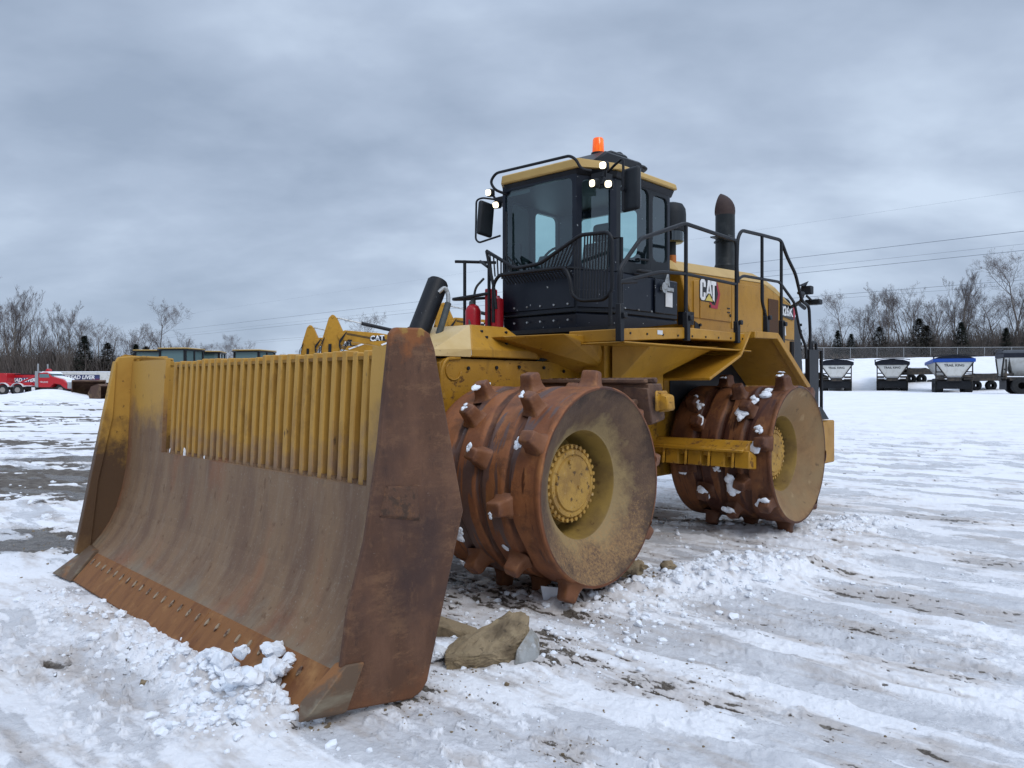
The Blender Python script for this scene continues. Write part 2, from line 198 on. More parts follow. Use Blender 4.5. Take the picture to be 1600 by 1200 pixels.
# ------------------------------------------------------------------ mesh helpers
class MB:
    def __init__(s): s.v = []; s.f = []
    def add(s, vs, fs):
        o = len(s.v); s.v += [tuple(v) for v in vs]; s.f += [tuple(i + o for i in f) for f in fs]; return s
    def box(s, x0, x1, y0, y1, z0, z1, mtx=None):
        vs = [Vector((x, y, z)) for x in (x0, x1) for y in (y0, y1) for z in (z0, z1)]
        if mtx is not None: vs = [mtx @ v for v in vs]
        return s.add(vs, [(0, 1, 3, 2), (4, 6, 7, 5), (0, 4, 5, 1), (2, 3, 7, 6), (0, 2, 6, 4), (1, 5, 7, 3)])
    def prism(s, pts, ax, a0, a1):       # profile in the two other axes, extruded along ax
        def P(p, a): return {'x': (a, p[0], p[1]), 'y': (p[0], a, p[1]), 'z': (p[0], p[1], a)}[ax]
        n = len(pts); return s.add([P(p, a0) for p in pts] + [P(p, a1) for p in pts], [tuple(range(n))[::-1], tuple(range(n, 2 * n))] + [(i, (i + 1) % n, (i + 1) % n + n, i + n) for i in range(n)])
    def sheet(s, prof, ax, a0, a1, th):  # bent plate: a polyline profile with thickness
        n = len(prof); off = []
        for i in range(n):
            a = Vector(prof[max(i - 1, 0)]); b = Vector(prof[min(i + 1, n - 1)]); d = (b - a).normalized(); off.append((prof[i][0] - d.y * th, prof[i][1] + d.x * th))
        for i in range(n - 1): s.prism([prof[i], prof[i + 1], off[i + 1], off[i]], ax, a0, a1)
        return s
    def hull(s, pts):
        bm = bmesh.new(); [bm.verts.new(p) for p in pts]; r = bmesh.ops.convex_hull(bm, input=bm.verts)
        for g in [g for g in r['geom_interior'] if isinstance(g, bmesh.types.BMVert)]: bm.verts.remove(g)
        bmesh.ops.dissolve_limit(bm, angle_limit=.02, verts=bm.verts, edges=bm.edges)
        bm.verts.index_update(); s.add([v.co[:] for v in bm.verts], [[v.index for v in f.verts] for f in bm.faces]); bm.free(); return s
    def tube(s, pts, r, seg=8, closed=False, fillet=0.0, cap=True):
        P = [Vector(p) for p in pts]
        if fillet:
            Q = []
            n = len(P)
            for i, p in enumerate(P):
                if not closed and i in (0, n - 1): Q.append(p); continue
                a, b = P[(i - 1) % n], P[(i + 1) % n]; da, db = (a - p), (b - p); k = min(fillet, da.length * .45, db.length * .45)
                p0, p1 = p + da.normalized() * k, p + db.normalized() * k
                for t in (0, .25, .5, .75, 1): Q.append((1 - t) ** 2 * p0 + 2 * t * (1 - t) * p + t * t * p1)
            P = Q
        n = len(P); rr = r if isinstance(r, (list, tuple)) else [r] * n
        T = []
        for i in range(n):
            a = P[(i - 1) % n] if (closed or i) else P[0]; b = P[(i + 1) % n] if (closed or i < n - 1) else P[-1]
            d = b - a; T.append(d.normalized() if d.length > 1e-9 else Vector((0, 0, 1)))
        u = T[0].orthogonal().normalized(); vs = []
        for i in range(n):
            u = (u - T[i] * u.dot(T[i])); u = u.normalized() if u.length > 1e-6 else T[i].orthogonal().normalized(); w = T[i].cross(u)
            for k in range(seg): a = 2 * math.pi * k / seg; vs.append(P[i] + (u * math.cos(a) + w * math.sin(a)) * rr[i])
        fs = []
        for i in range(n if closed else n - 1):
            j = (i + 1) % n
            for k in range(seg): fs.append((i * seg + k, i * seg + (k + 1) % seg, j * seg + (k + 1) % seg, j * seg + k))
        if cap and not closed: fs += [tuple(range(seg))[::-1], tuple((n - 1) * seg + k for k in range(seg))]
        return s.add(vs, fs)
    def lathe(s, prof, c, ax='z', seg=32):
        vs = []
        for a, r in prof:
            for k in range(seg):
                t = 2 * math.pi * k / seg; p, q = r * math.cos(t), r * math.sin(t)
                vs.append({'x': (c[0] + a, c[1] + p, c[2] + q), 'y': (c[0] + p, c[1] + a, c[2] + q), 'z': (c[0] + p, c[1] + q, c[2] + a)}[ax])
        n = len(prof); return s.add(vs, [(i * seg + k, i * seg + (k + 1) % seg, (i + 1) * seg + (k + 1) % seg, (i + 1) * seg + k) for i in range(n - 1) for k in range(seg)])
    def cyl(s, c, r, h, ax='z', seg=20):
        return s.lathe([(0, 1e-4), (0, r), (h, r), (h, 1e-4)], c, ax, seg)
    def build(s, name, m, parent=None, bev=0.0, smooth=35, loc=None, bseg=1):
        me = bpy.data.meshes.new(name); me.from_pydata(s.v, [], s.f); me.validate()
        bm = bmesh.new(); bm.from_mesh(me); bmesh.ops.recalc_face_normals(bm, faces=bm.faces); bm.to_mesh(me); bm.free()
        if smooth: me.shade_smooth(); me.set_sharp_from_angle(angle=R_(smooth))
        me.materials.append(M[m] if isinstance(m, str) else m)
        o = bpy.data.objects.new(name, me); COL.objects.link(o)
        if parent: o.parent = parent
        if loc: o.location = loc
        if bev: b = o.modifiers.new('bevel', 'BEVEL'); b.width = bev; b.segments = bseg; b.limit_method = 'ANGLE'; b.angle_limit = R_(32)
        return o
def empty(name, label, cat, loc=(0, 0, 0), rz=0, group=None):
    o = bpy.data.objects.new(name, None); COL.objects.link(o); o.location = loc; o.rotation_euler = (0, 0, rz); o['label'] = label; o['category'] = cat
    if group: o['group'] = group
    return o
def tag(o, label=None, cat=None, group=None, kind=None):
    for k, v in (('label', label), ('category', cat), ('group', group), ('kind', kind)):
        if v: o[k] = v
    return o
def kids(o): return [c for c in KID.get(o.name, [])]
def copy_tree(o, parent=None):
    c = o.copy(); COL.objects.link(c)
    if parent: c.parent = parent
    for ch in [x for x in bpy.data.objects if x.parent == o]: copy_tree(ch, c)
    return c
def lump(rng, r, squash=.7, sub=2, rough=.35):       # an irregular chunk as (verts, faces)
    bm = bmesh.new(); bmesh.ops.create_icosphere(bm, subdivisions=sub, radius=r); off_ = Vector((rng.uniform(0, 90), rng.uniform(0, 90), rng.uniform(0, 90)))
    dirs = [Vector((rng.gauss(0, 1), rng.gauss(0, 1), rng.gauss(0, 1))).normalized() for _ in range(11)]; cut = [r * rng.uniform(.95 - rough * 1.5, .92) for _ in dirs]
    for v in bm.verts:
        for d, c in zip(dirs, cut):
            k = v.co.dot(d)
            if k > c: v.co -= d * (k - c) * .9
        v.co *= 1 + rng.uniform(-.05, .05) + .26 * NZ.noise(v.co * (2.2 / r) + off_) + .20 * NZ.noise(v.co * (5.5 / r) + off_)
    sx_, sy_ = rng.uniform(.8, 1.3), rng.uniform(.7, 1.1); a = rng.uniform(0, 6.28); ca, sa = math.cos(a), math.sin(a)
    vs = []
    for v in bm.verts:
        x, y, z = v.co.x * sx_, v.co.y * sy_, v.co.z * squash; vs.append((x * ca - y * sa, x * sa + y * ca, z))
    bm.verts.index_update(); fs = [[v.index for v in f.verts] for f in bm.faces]; bm.free(); return vs, fs
def text_mesh(txt, name, m, parent, size, mtx, depth=.004, bold=.0):
    cu = bpy.data.curves.new(name, 'FONT'); cu.body = txt; cu.size = size; cu.extrude = depth / 2; cu.offset = bold; cu.align_x = 'CENTER'; cu.align_y = 'CENTER'; cu.resolution_u = 3
    t = bpy.data.objects.new(name, cu); COL.objects.link(t); dg = bpy.context.evaluated_depsgraph_get(); me = bpy.data.meshes.new_from_object(t.evaluated_get(dg)); bpy.data.objects.remove(t)
    me.name = name; me.transform(mtx); me.materials.clear(); me.materials.append(M[m]); o = bpy.data.objects.new(name, me); COL.objects.link(o); o.parent = parent; return o

# ------------------------------------------------------------------ ground
def _h(ix, iy, s):
    n = (ix.astype(np.int64) * 374761393 + iy.astype(np.int64) * 668265263 + s * 974634777) & 0xffffffff
    n = ((n ^ (n >> 13)) * 1274126177) & 0xffffffff; return ((n ^ (n >> 16)) & 0xffff) / 65535.0
def perlin(x, y, s=0):
    ix, iy = np.floor(x), np.floor(y); fx, fy = x - ix, y - iy; ux, uy = fx * fx * fx * (fx * (fx * 6 - 15) + 10), fy * fy * fy * (fy * (fy * 6 - 15) + 10)
    def g(dx, dy): a = _h(ix + dx, iy + dy, s) * 6.28318; return np.cos(a) * (fx - dx) + np.sin(a) * (fy - dy)
    a, b, c, d = g(0, 0), g(1, 0), g(0, 1), g(1, 1); return (a + ux * (b - a)) * (1 - uy) + (c + ux * (d - c)) * uy
def fbm(x, y, o=4, s=0, r=.5):
    t = 0; a = 1
    for i in range(o): t = t + a * perlin(x, y, s + i * 17); x = x * 2.03 + 1.7; y = y * 2.03 + 9.1; a *= r
    return t
def sst(x, a, b): t = np.clip((x - a) / (b - a), 0, 1); return t * t * (3 - 2 * t)
def macro(X, Y):
    d = np.hypot(X, Y); side_ = sst(X / np.maximum(Y, 5), -.15, .30)
    zr = 1.09 * sst(d, 13, 50) + 2.60 * sst(d, 72, 99) + 1.25 * sst(d, 100, 107)
    zl = .55 * sst(d, 25, 70) + 1.0 * sst(d, 85, 130)
    return np.where(Y > 0, zl + (zr - zl) * side_, 0)
def gauss(u, v, cu, cv_, su, sv, rot=0):
    c, s = math.cos(rot), math.sin(rot); a = (u - cu) * c + (v - cv_) * s; b = -(u - cu) * s + (v - cv_) * c; return np.exp(-(a / su) ** 2 - (b / sv) ** 2)
def ground_eval(X, Y):
    d = np.hypot(X, Y); ru, rv = X - O2[0], Y - O2[1]; u = ru * S2[0] + rv * S2[1]; v = ru * R2[0] + rv * R2[1]
    near = 1 - sst(d, 14, 40); mid = 1 - sst(d, 40, 90)
    wob = .25 * fbm(u * .35, v * .35, 2, 5)
    z = .020 * fbm(X * .7, Y * .7, 3, 1) + .007 * fbm(X * 3, Y * 3, 3, 2) * near
    # ruts and scrape marks running along the two directions the machines drove
    rutu = fbm(u * .30, (v + wob) * 4.5, 4, 11, .6); rutv = fbm((u + wob) * 6.5, v * .35, 3, 12, .6); farst = fbm(X * .16, Y * .9 + .25 * X * .2, 4, 13, .55)
    wv = sst(-v, -1.1, -.4) * 0 + gauss(u, v, .3, -.2, 1.6, 1.9); lw = sst(-(X + 2.5), 0, 3)
    z = z + (.015 * rutu * (1 - .65 * sst(v, .8, 3.)) * (1 - wv) * (1 - lw) + .024 * rutv * wv + .02 * farst * lw) * near
    # tyre tread prints
    def tread(cv0, hw, u0, u1, pu, pv, amp):
        m = sst(hw - np.abs(v + .12 * np.sin(u * .7) - cv0), 0, .12) * sst(u, u0, u0 + .6) * (1 - sst(u, u1 - .6, u1))
        a = np.sin((u + v * .55) * 6.283 / pu) ; b = np.sin((u * .35 - v) * 6.283 / pv + 2.2 * perlin(u * 1.3, v * 1.3, 4)); k_ = sst(a * b + .9 * fbm(u * 17, v * 17, 4, 45, .7), .50, .85) * (.5 + 1.2 * np.abs(fbm(u * 30, v * 30, 3, 46, .7))); return m, m * amp * (k_ - .12) * (.5 + 1.1 * np.clip(fbm(u * 2.2, v * 2.2, 3, 44) + .35, 0, 1))
    t1, h1 = tread(-2.05, .42, 1.9, 4.6, .21, .24, .024); t2, h2 = tread(-3.0, .45, -1.2, 2.0, .20, .22, .026); t3, h3 = tread(.75, .45, 1.9, 6, .22, .2, .014)
    z = z + (h1 + h2 + h3) * near - .012 * (t1 + t2 + t3) * near
    crust = 1 - np.abs(fbm(X * 7, Y * 7, 4, 21)) * 2; cm = sst(fbm(X * .8, Y * .8, 3, 22), .0, .35)
    rgh = .25 + .75 * sst(fbm(X * .55, Y * .55, 3, 27), -.12, .22); fl = sst(fbm(X * 2.4, Y * 2.4, 4, 25, .6), .02, .10); z = z + rgh * (.011 * crust * cm * near * .7 + .006 * np.abs(fbm(X * 14, Y * 14, 4, 24, .6)) * cm * near + .007 * fl * near * (1 - sst(d, 10, 22))) + rgh * .009 * np.maximum(fbm(X * 9, Y * 9, 4, 26, .65) - .22, 0) * 3 * near + .0035 * fbm(X * 26, Y * 26, 3, 23, .6) * (1 - sst(d, 8, 20))
    icy_track = sst(.22 - np.abs(v + .45 + .05 * np.sin(u * 1.3)), 0, .07) * sst(u, 2.1, 2.6); smear = 0
    for (tv, hw, u0, sl, k_) in ((.38, .17, 2.6, .03, .7), (1.62, .24, 2.8, -.02, .8), (2.75, .26, 2.3, .05, .9), (4.3, .30, 2.2, -.03, .9), (6.4, .35, 2.2, .06, .8), (-1.75, .20, 2.7, .10, .6), (-3.75, .22, -3.0, -.04, .8), (-4.6, .25, -4.0, .05, .7)):
        q_ = v - tv - sl * (u - u0) - .04 * np.sin(u * 1.1 + tv); on = sst(u, u0, u0 + .5); icy_track = np.maximum(icy_track, k_ * sst(hw - np.abs(q_), 0, .06) * on)
        z = z + .020 * np.exp(-((np.abs(q_) - hw - .03) / .030) ** 2) * on * near * (.4 + fbm(u * 4, v * 4, 2, 47) * 1.2)
        smear = smear + .20 * np.exp(-((q_ + hw * .9) / .05) ** 2) * on * sst(fbm(u * .7, tv + 0 * u, 2, 48), -.05, .25)
    z = z - .024 * icy_track * near + .018 * np.exp(-((v + .18) / .06) ** 2) * sst(u, 2.3, 2.8) * near
    # lumpy banks of pushed snow
    bank = .07 * gauss(u, v, 1.5, 0, .5, .45) + .06 * gauss(u, v, 1.4, 3.6, .7, .5) + .11 * gauss(u, v, 2.1, 1.15, .40, .85, -.25) + .07 * gauss(u, v, 2.5, 2.3, .35, .9, -.2) + .11 * gauss(u, v, 1.50, -2.70, .40, .18) + .07 * gauss(u, v, .9, -2.72, .6, .16) + .03 * gauss(u, v, 1.7, -3.0, .35, .25) + .05 * gauss(u, v, -.4, -2.72, 1.2, .22) + .05 * gauss(u, v, 2.2, 4.9, .4, .7) + .05 * gauss(u, v, 2.3, -1.2, .35, .3)
    z = z + bank * (1 + .8 * fbm(X * 4.5, Y * 4.5, 4, 31, .6)) + .035 * np.clip(bank * 14, 0, 1) * np.maximum(fbm(X * 11, Y * 11, 3, 32), -.1)
    pile = .70 * gauss(X, Y, polar(78, 64).x, 64, 2.3, 3.0) + .35 * gauss(X, Y, polar(30, 66).x, 66, 2.5, 3)
    z = z + pile + .06 * fbm(X * .25, Y * .25, 3, 41) * sst(d, 20, 60)
    # dirt, ice
    n1_ = fbm(X * 1.2, Y * 1.2, 5, 51, .6); n2_ = fbm(u * 1.0, v * 4.0, 5, 52, .62); n3_ = fbm(u * 5, v * 15, 4, 53, .65)
    crb = 1 - .0 * near
    P = .95 * gauss(X, Y, -9.2, 13.2, 4.2, 3.0) + .8 * gauss(X, Y, -4.9, 8.3, 1.1, .75) + .5 * gauss(X, Y, -22, 33, 9, 5, .2) + .5 * gauss(X, Y, -14, 22, 6, 2.2, .1) + .35 * gauss(X, Y, -30, 50, 12, 3)
    Q = .30 * gauss(u, v, 3.15, -.97, 1.0, .09, .04) + .27 * gauss(u, v, 2.9, -1.35, .7, .32) + .27 * gauss(u, v, 4.2, -1.25, 1.0, .30) + .44 * gauss(u, v, 3.75, .80, .5, .22, .1) + .30 * gauss(u, v, 4.2, .2, .7, .22) + .34 * gauss(u, v, 2.6, 2.25, 1.5, .18) + .28 * gauss(u, v, 3.6, 1.7, 1.5, .25) + .26 * gauss(u, v, 3.2, 3.6, 1.8, .3) \
        + .60 * gauss(u, v, 2.05, -2.10, .30, .26) + .6 * gauss(u, v, 2.03, -2.58, .12, .12) + .5 * gauss(u, v, 3.1, -1.98, .22, .12) + .5 * gauss(u, v, 1.0, -.2, 1.3, .9) + .26 * gauss(u, v, .6, -2.75, 1.2, .3) + .3 * gauss(u, v, 1.9, -1.0, .6, .4) + .32 * gauss(u, v, 2.1, 6.0, 2.5, .4) + .3 * gauss(u, v, .6, 3.6, 1.4, 1.2) + smear
    dirt = sst(P + .55 * n1_ + .18 * n2_, .40, .62) * (X < 0)
    dirt = np.maximum(dirt, sst(Q + .34 * n2_ + .20 * n1_ + .30 * n3_, .40, .56) * (.35 + .65 * sst(n3_, -.05, .3)))
    far = sst(farst + .10 * (X < -6) + .10 * n1_, .30, .46) * sst(-X, 4, 12) * (1 - sst(d, 55, 75)) * .75
    sp = sst(fbm(u * 7, v * 26, 4, 61, .6), .46, .58) * sst(n1_ + 1.6 * Q, .05, .5) * near
    dirt = np.clip(np.maximum(np.maximum(dirt, far), sp * .9), 0, 1)
    ice = np.clip(sst(fbm(u * .6, v * 2.0, 5, 71, .6), -.22, .26) * .9 + .7 * icy_track + .55 * (t1 + t2 + .8 * t3) * sst(-(h1 + h2 + h3), -.006, .002) + .35 * gauss(u, v, 3.2, .9, 1.4, .6), 0, 1) * (1 - np.clip(bank * 12, 0, 1)) * (1 - sst(d, 16, 36) * .85)
    ice = np.maximum(ice, .55 * lw * sst(fbm(X * .25, Y * 1.1, 3, 72), -.05, .3) * (1 - sst(d, 30, 60)))
    brown = np.clip(sst(Q * .9 + P * .5 + .5 * n2_ + .3 * n1_ + .2 * n3_, .02, .45), 0, 1) * near
    z = z - .012 * dirt * near
    return z + macro(X, Y), dirt, ice, brown
def gz(X, Y): a = ground_eval(np.array([float(X)]), np.array([float(Y)])); return float(a[0][0])

def build_ground():
    ang = np.concatenate([np.arange(-180, -64, 4.0), np.arange(-64, -44, .5), np.arange(-44, 44, .095), np.arange(44, 64, .5), np.arange(64, 180, 4.0)]) * math.pi / 180
    rr = np.concatenate([np.array([.02, .6, 1.2, 1.8, 2.3]), 1 / np.linspace(1 / 2.7, 1 / 16., 520), np.geomspace(16.1, 320, 240), np.array([450, 700, 1100, 2000.])])
    A, Rr = np.meshgrid(ang, rr); X = Rr * np.sin(A); Y = Rr * np.cos(A); Z, D, I, B = ground_eval(X.ravel(), Y.ravel())
    na, nr = len(ang), len(rr); co = np.stack([X.ravel(), Y.ravel(), Z], 1).astype(np.float32)
    i = np.arange(nr - 1)[:, None]; j = np.arange(na)[None, :]; j2 = (j + 1) % na
    q = np.stack([i * na + j, (i + 1) * na + j, (i + 1) * na + j2, i * na + j2], -1).reshape(-1, 4)[:, ::-1]
    me = bpy.data.meshes.new('ground'); me.vertices.add(len(co)); me.vertices.foreach_set('co', co.ravel()); nf = len(q)
    me.loops.add(nf * 4); me.loops.foreach_set('vertex_index', q.ravel().astype(np.int32)); me.polygons.add(nf); me.polygons.foreach_set('loop_start', np.arange(0, nf * 4, 4, dtype=np.int32))
    me.polygons.foreach_set('use_smooth', np.ones(nf, bool)); me.update(calc_edges=True)
    at = me.attributes.new('cover', 'FLOAT_COLOR', 'POINT'); at.data.foreach_set('color', np.stack([D, I, B, np.ones_like(D)], 1).astype(np.float32).ravel())
    m = bpy.data.materials.new('snowy_yard'); m.use_nodes = True; t = m.node_tree; n = t.nodes; L = t.links; b = n['Principled BSDF']
    ca = n.new('ShaderNodeAttribute'); ca.attribute_name = 'cover'; sp = n.new('ShaderNodeSeparateColor'); L.new(ca.outputs['Color'], sp.inputs[0])
    tc_ = n.new('ShaderNodeTexCoord')
    def noise(s, d=5, r=.6):
        k = n.new('ShaderNodeTexNoise'); L.new(tc_.outputs['Object'], k.inputs[0]); k.inputs['Scale'].default_value = s; k.inputs['Detail'].default_value = d; k.inputs['Roughness'].default_value = r; return k.outputs[0]
    def rng_(v, a, c, lo=0., hi=1.):
        k = n.new('ShaderNodeMapRange'); L.new(v, k.inputs[0]); k.inputs[1].default_value = a; k.inputs[2].default_value = c; k.inputs[3].default_value = lo; k.inputs[4].default_value = hi; return k.outputs[0]
    def mix(f, a, c):
        k = n.new('ShaderNodeMix'); k.data_type = 'RGBA'
        if isinstance(f, float): k.inputs[0].default_value = f
        else: L.new(f, k.inputs[0])
        for s_, v_ in ((6, a), (7, c)):
            if isinstance(v_, tuple): k.inputs[s_].default_value = (*v_, 1)
            else: L.new(v_, k.inputs[s_])
        return k.outputs[2]
    snow = mix(rng_(noise(1.3), .35, .7), (.83, .835, .86), (.74, .745, .78))
    ice = mix(rng_(noise(6, 7), .35, .68), (.45, .452, .475), (.64, .642, .665))
    icn = n.new('ShaderNodeMath'); icn.operation = 'MULTIPLY_ADD'; L.new(noise(26, 6, .75), icn.inputs[0]); icn.inputs[1].default_value = 1.1; L.new(sp.outputs[1], icn.inputs[2]); c1 = mix(rng_(icn.outputs[0], .98, 1.26, 0, .78), snow, ice); c2 = mix(rng_(sp.outputs[2], 0, 1, 0, .62), c1, (.42, .36, .315))
    grav = mix(rng_(noise(55, 4, .8), .42, .6), (.075, .060, .048), (.20, .175, .145)); soil = mix(rng_(noise(7), .4, .65), grav, (.055, .040, .030))
    ff = n.new('ShaderNodeMath'); ff.operation = 'MULTIPLY_ADD'; L.new(noise(42, 3, .7), ff.inputs[0]); ff.inputs[1].default_value = .9; L.new(sp.outputs[0], ff.inputs[2])
    c3 = mix(rng_(ff.outputs[0], .72, 1.02), c2, soil)
    spk = n.new('ShaderNodeMath'); spk.operation = 'MULTIPLY'; L.new(rng_(noise(75, 2, .5), .72, .76), spk.inputs[0]); L.new(rng_(noise(1.1, 4), .42, .62, .0, .85), spk.inputs[1])
    c4 = mix(spk.outputs[0], c3, (.10, .08, .065)); L.new(c4, b.inputs['Base Color'])
    ro = n.new('ShaderNodeMix'); L.new(rng_(icn.outputs[0], .96, 1.24), ro.inputs[0]); ro.inputs[2].default_value = .8; ro.inputs[3].default_value = .25; L.new(ro.outputs[0], b.inputs['Roughness']); b.inputs['Specular IOR Level'].default_value = .4
    bp1 = n.new('ShaderNodeBump'); bp1.inputs['Strength'].default_value = .75; bp1.inputs['Distance'].default_value = .02; L.new(noise(21, 9, .72), bp1.inputs['Height'])
    bp2 = n.new('ShaderNodeBump'); bp2.inputs['Strength'].default_value = .5; bp2.inputs['Distance'].default_value = .006; L.new(noise(70, 4, .6), bp2.inputs['Height']); L.new(bp1.outputs[0], bp2.inputs['Normal']); L.new(bp2.outputs[0], b.inputs['Normal'])
    me.materials.append(m); o = bpy.data.objects.new('ground', me); COL.objects.link(o); tag(o, kind='structure')
build_ground()

# ------------------------------------------------------------------ the landfill compactor (local x = towards its left side, y = rearwards)
ROOT = empty('landfill_compactor', 'big yellow landfill compactor with slatted rusty blade and toothed steel drum wheels, standing on snow', 'landfill compactor', (O2[0], O2[1], 0), -TH)
random.seed(4)
# ---- blade
BL = [(-1.914, 1.86), (-1.93, 1.656), (-1.94, 1.42), (-1.955, 1.07), (-1.975, .88), (-2.01, .70), (-2.055, .54), (-2.115, .41), (-2.185, .305), (-2.25, .23), (-2.32, .17)]
SL0, SL1 = -1.25, 1.80
def blade_y(z):
    for a, b in zip(BL, BL[1:]):
        if a[1] >= z >= b[1]: t = (a[1] - z) / (a[1] - b[1]); return a[0] + (b[0] - a[0]) * t
    return BL[-1][0]
mb = MB(); low = [(blade_y(1.085), 1.085)] + [p for p in BL if p[1] < 1.08]
mb.sheet(low, 'x', -2.068, 2.128, -.035)
up = [p for p in BL if p[1] > 1.085] + [(blade_y(1.0851), 1.0851)]
mb.sheet(up, 'x', -2.068, SL0, -.035); mb.sheet(up, 'x', SL1, 2.128, -.035)
blade = mb.build('blade', 'mold', ROOT, smooth=30)
by = R_(-3.8); blade.rotation_euler = (0, 0, by); pv = Vector((0, -2.1, 0)); blade.location = pv - Matrix.Rotation(by, 3, 'Z') @ pv
NS = 27; pit = (SL1 - SL0) / NS
bk = MB(); bk.prism([(blade_y(1.84) + .085, 1.815), (blade_y(1.84) + .105, 1.815), (-1.86, .98), (-1.88, .98)], 'x', SL0, SL1)
bk.box(SL0, SL1, blade_y(1.8) + .004, blade_y(1.8) + .085, 1.795, 1.815); bk.build('back_plate', 'slot', blade)
for i in range(NS + 1):
    x = SL0 + i * pit; w = .026; dz_ = random.uniform(-.008, .008)
    if i in (0, NS): continue
    s = MB(); s.prism([(blade_y(1.45) - .004, 1.845 + dz_), (blade_y(1.45) + .11, 1.845 + dz_), (-1.87, 1.06), (-1.945, 1.06)] if 0 else [(-1.918, 1.845 + dz_), (-1.832, 1.845 + dz_), (-1.865, 1.07), (-1.957, 1.07), (-1.942, 1.42)], 'x', x - w, x + w)
    s.build('slat', 'slat', blade, bev=.006, smooth=0)
    # rounded foot of each slot
ft = MB()
for i in range(NS):
    x = SL0 + (i + .5) * pit; r_ = pit / 2 - .026
    for sgn in (-1, 1):
        pts = [(x + sgn * (r_ + .001), 1.084)] + [(x + sgn * (r_ + .001) * math.cos(a), 1.115 - .031 * math.sin(a)) for a in np.linspace(0, math.pi / 2, 5)]
        ft.add([(p[0], blade_y(1.1) - .001, p[1]) for p in pts] + [(p[0], blade_y(1.1) + .07, p[1]) for p in pts], [(0, 1, 2, 3, 4, 5)] + [(k, (k + 1) % 6, (k + 1) % 6 + 6, k + 6) for k in range(6)])
ft.build('slot_foot', 'mold', blade, smooth=0)
PL = [(-2.085, 1.915), (-2.055, 1.945), (-1.885, 1.950), (-1.835, 1.925), (-1.80, 1.84), (-1.72, 1.48), (-1.60, .955), (-1.85, .075), (-1.89, .03), (-1.95, .008), (-2.36, .06), (-2.375, .26), (-2.335, .53), (-2.235, .87), (-2.155, 1.33)]
PLl = [(-2.09, 1.86), (-2.07, 1.90), (-1.93, 1.915), (-1.60, 1.90)] + [(-1.55, 1.84), (-1.58, .955), (-1.80, .20), (-2.40, .17), (-2.405, .20), (-2.29, .80), (-2.18, 1.37)]
e = MB(); e.prism(PL, 'x', 2.13, 2.172); ep = e.build('end_plate', 'plateR', blade, bev=.012, smooth=0, bseg=2); ep['label'] = 'dark rusty end plate of the blade nearest the camera'
e = MB(); e.prism(PLl, 'x', -2.112, -2.07); ep = e.build('end_plate', 'plateL', blade, bev=.010, smooth=0); ep['label'] = 'far end plate of the blade, yellow above and brown below'
e = MB(); e.prism([(-2.09, 1.86), (-2.105, 1.86), (-2.43, .18), (-2.31, .17), (-2.24, .80), (-2.12, 1.37)], 'x', -2.116, -2.04)
e.build('edge_flange', 'plateL', blade, bev=.006, smooth=0)
e = MB(); e.tube([(-2.07, -1.93, 1.885), (-1.9, -1.92, 1.90), (-1.6, -1.90, 1.885), (SL0, -1.895, 1.86)], .012, 6); e.box(-2.03, -1.45, -1.905, -1.86, 1.83, 1.895); e.build('top_rim', 'plateL', blade, bev=.006)
e = MB(); e.prism([(-2.05, 1.86), (-2.04, 1.905), (-2.0, 1.925), (-1.93, 1.92), (-1.90, 1.86)], 'x', -2.13, -2.118); e.build('top_ear', 'plateL', blade)
e = MB(); e.prism([(1.97, .70), (2.0, .70), (2.0, .88), (1.97, .88)], 'z', 0, .01)
wp = MB(); wp.hull([(2.172, -2.16, .98), (2.172, -1.90, .93), (2.172, -1.92, 1.12), (2.172, -2.12, 1.14), (2.186, -2.14, .995), (2.186, -1.915, .95), (2.186, -1.93, 1.11), (2.186, -2.105, 1.125)]); wp.build('wear_patch', mat('patch_plate', (.10, .05, .03), [dict(c=(.17, .08, .035), s=9, d=9, r=.8, lo=.5, hi=.62, k=.9), dict(c=(.05, .03, .02), s=22, lo=.5, hi=.6, k=.8)], rough=.7, bump=(.5, 50)), blade, bev=.004)
c = MB(); c.prism([(-2.295, .205), (-2.33, .215), (-2.515, .015), (-2.49, -.02), (-2.44, -.02)], 'x', -1.78, -.95); c.prism([(-2.295, .205), (-2.33, .215), (-2.515, .015), (-2.49, -.02), (-2.44, -.02)], 'x', -.944, .55); c.prism([(-2.295, .205), (-2.33, .215), (-2.515, .015), (-2.49, -.02), (-2.44, -.02)], 'x', .556, 2.06)
c.build('cutting_edge', 'edge', blade, bev=.005, smooth=0)
dn = Vector((0, -.73, .68)).normalized()
for x in list(np.arange(-1.7, 1.8, .145)):
    b = MB(); p = Vector((x, -2.385, .163)); t = Vector((0, -.68, -.73)); b.hull([p + t * (.028 * math.cos(a)) + Vector((1, 0, 0)) * (.013 * math.sin(a)) + dn * h for a in np.linspace(0, 5.5, 8) for h in (-.01, .004)])
    b.build('edge_bolt', 'bolt', blade)
for s_, lab in ((-1, None), (1, None)):
    b = MB(); x0, x1 = 1.79 * s_, 2.11 * s_
    if s_ < 0: b.hull([(x0, -2.30, .225), (x1 + .08, -2.27, .235), (x0, -2.345, .235), (x1 + .08, -2.315, .245), (x0, -2.535, .01), (x1 - .05, -2.58, .02), (x0, -2.47, -.01), (x1 - .05, -2.5, -.01)])
    else: b.hull([(2.07, -2.32, .27), (2.185, -2.25, .28), (2.09, -2.36, .28), (2.19, -2.36, .29), (2.06, -2.54, .12), (2.15, -2.60, .07), (2.19, -2.56, .11), (2.06, -2.47, .05), (2.19, -2.36, .06)])
    b.build('corner_bit', 'bit', blade, bev=.006, smooth=0)
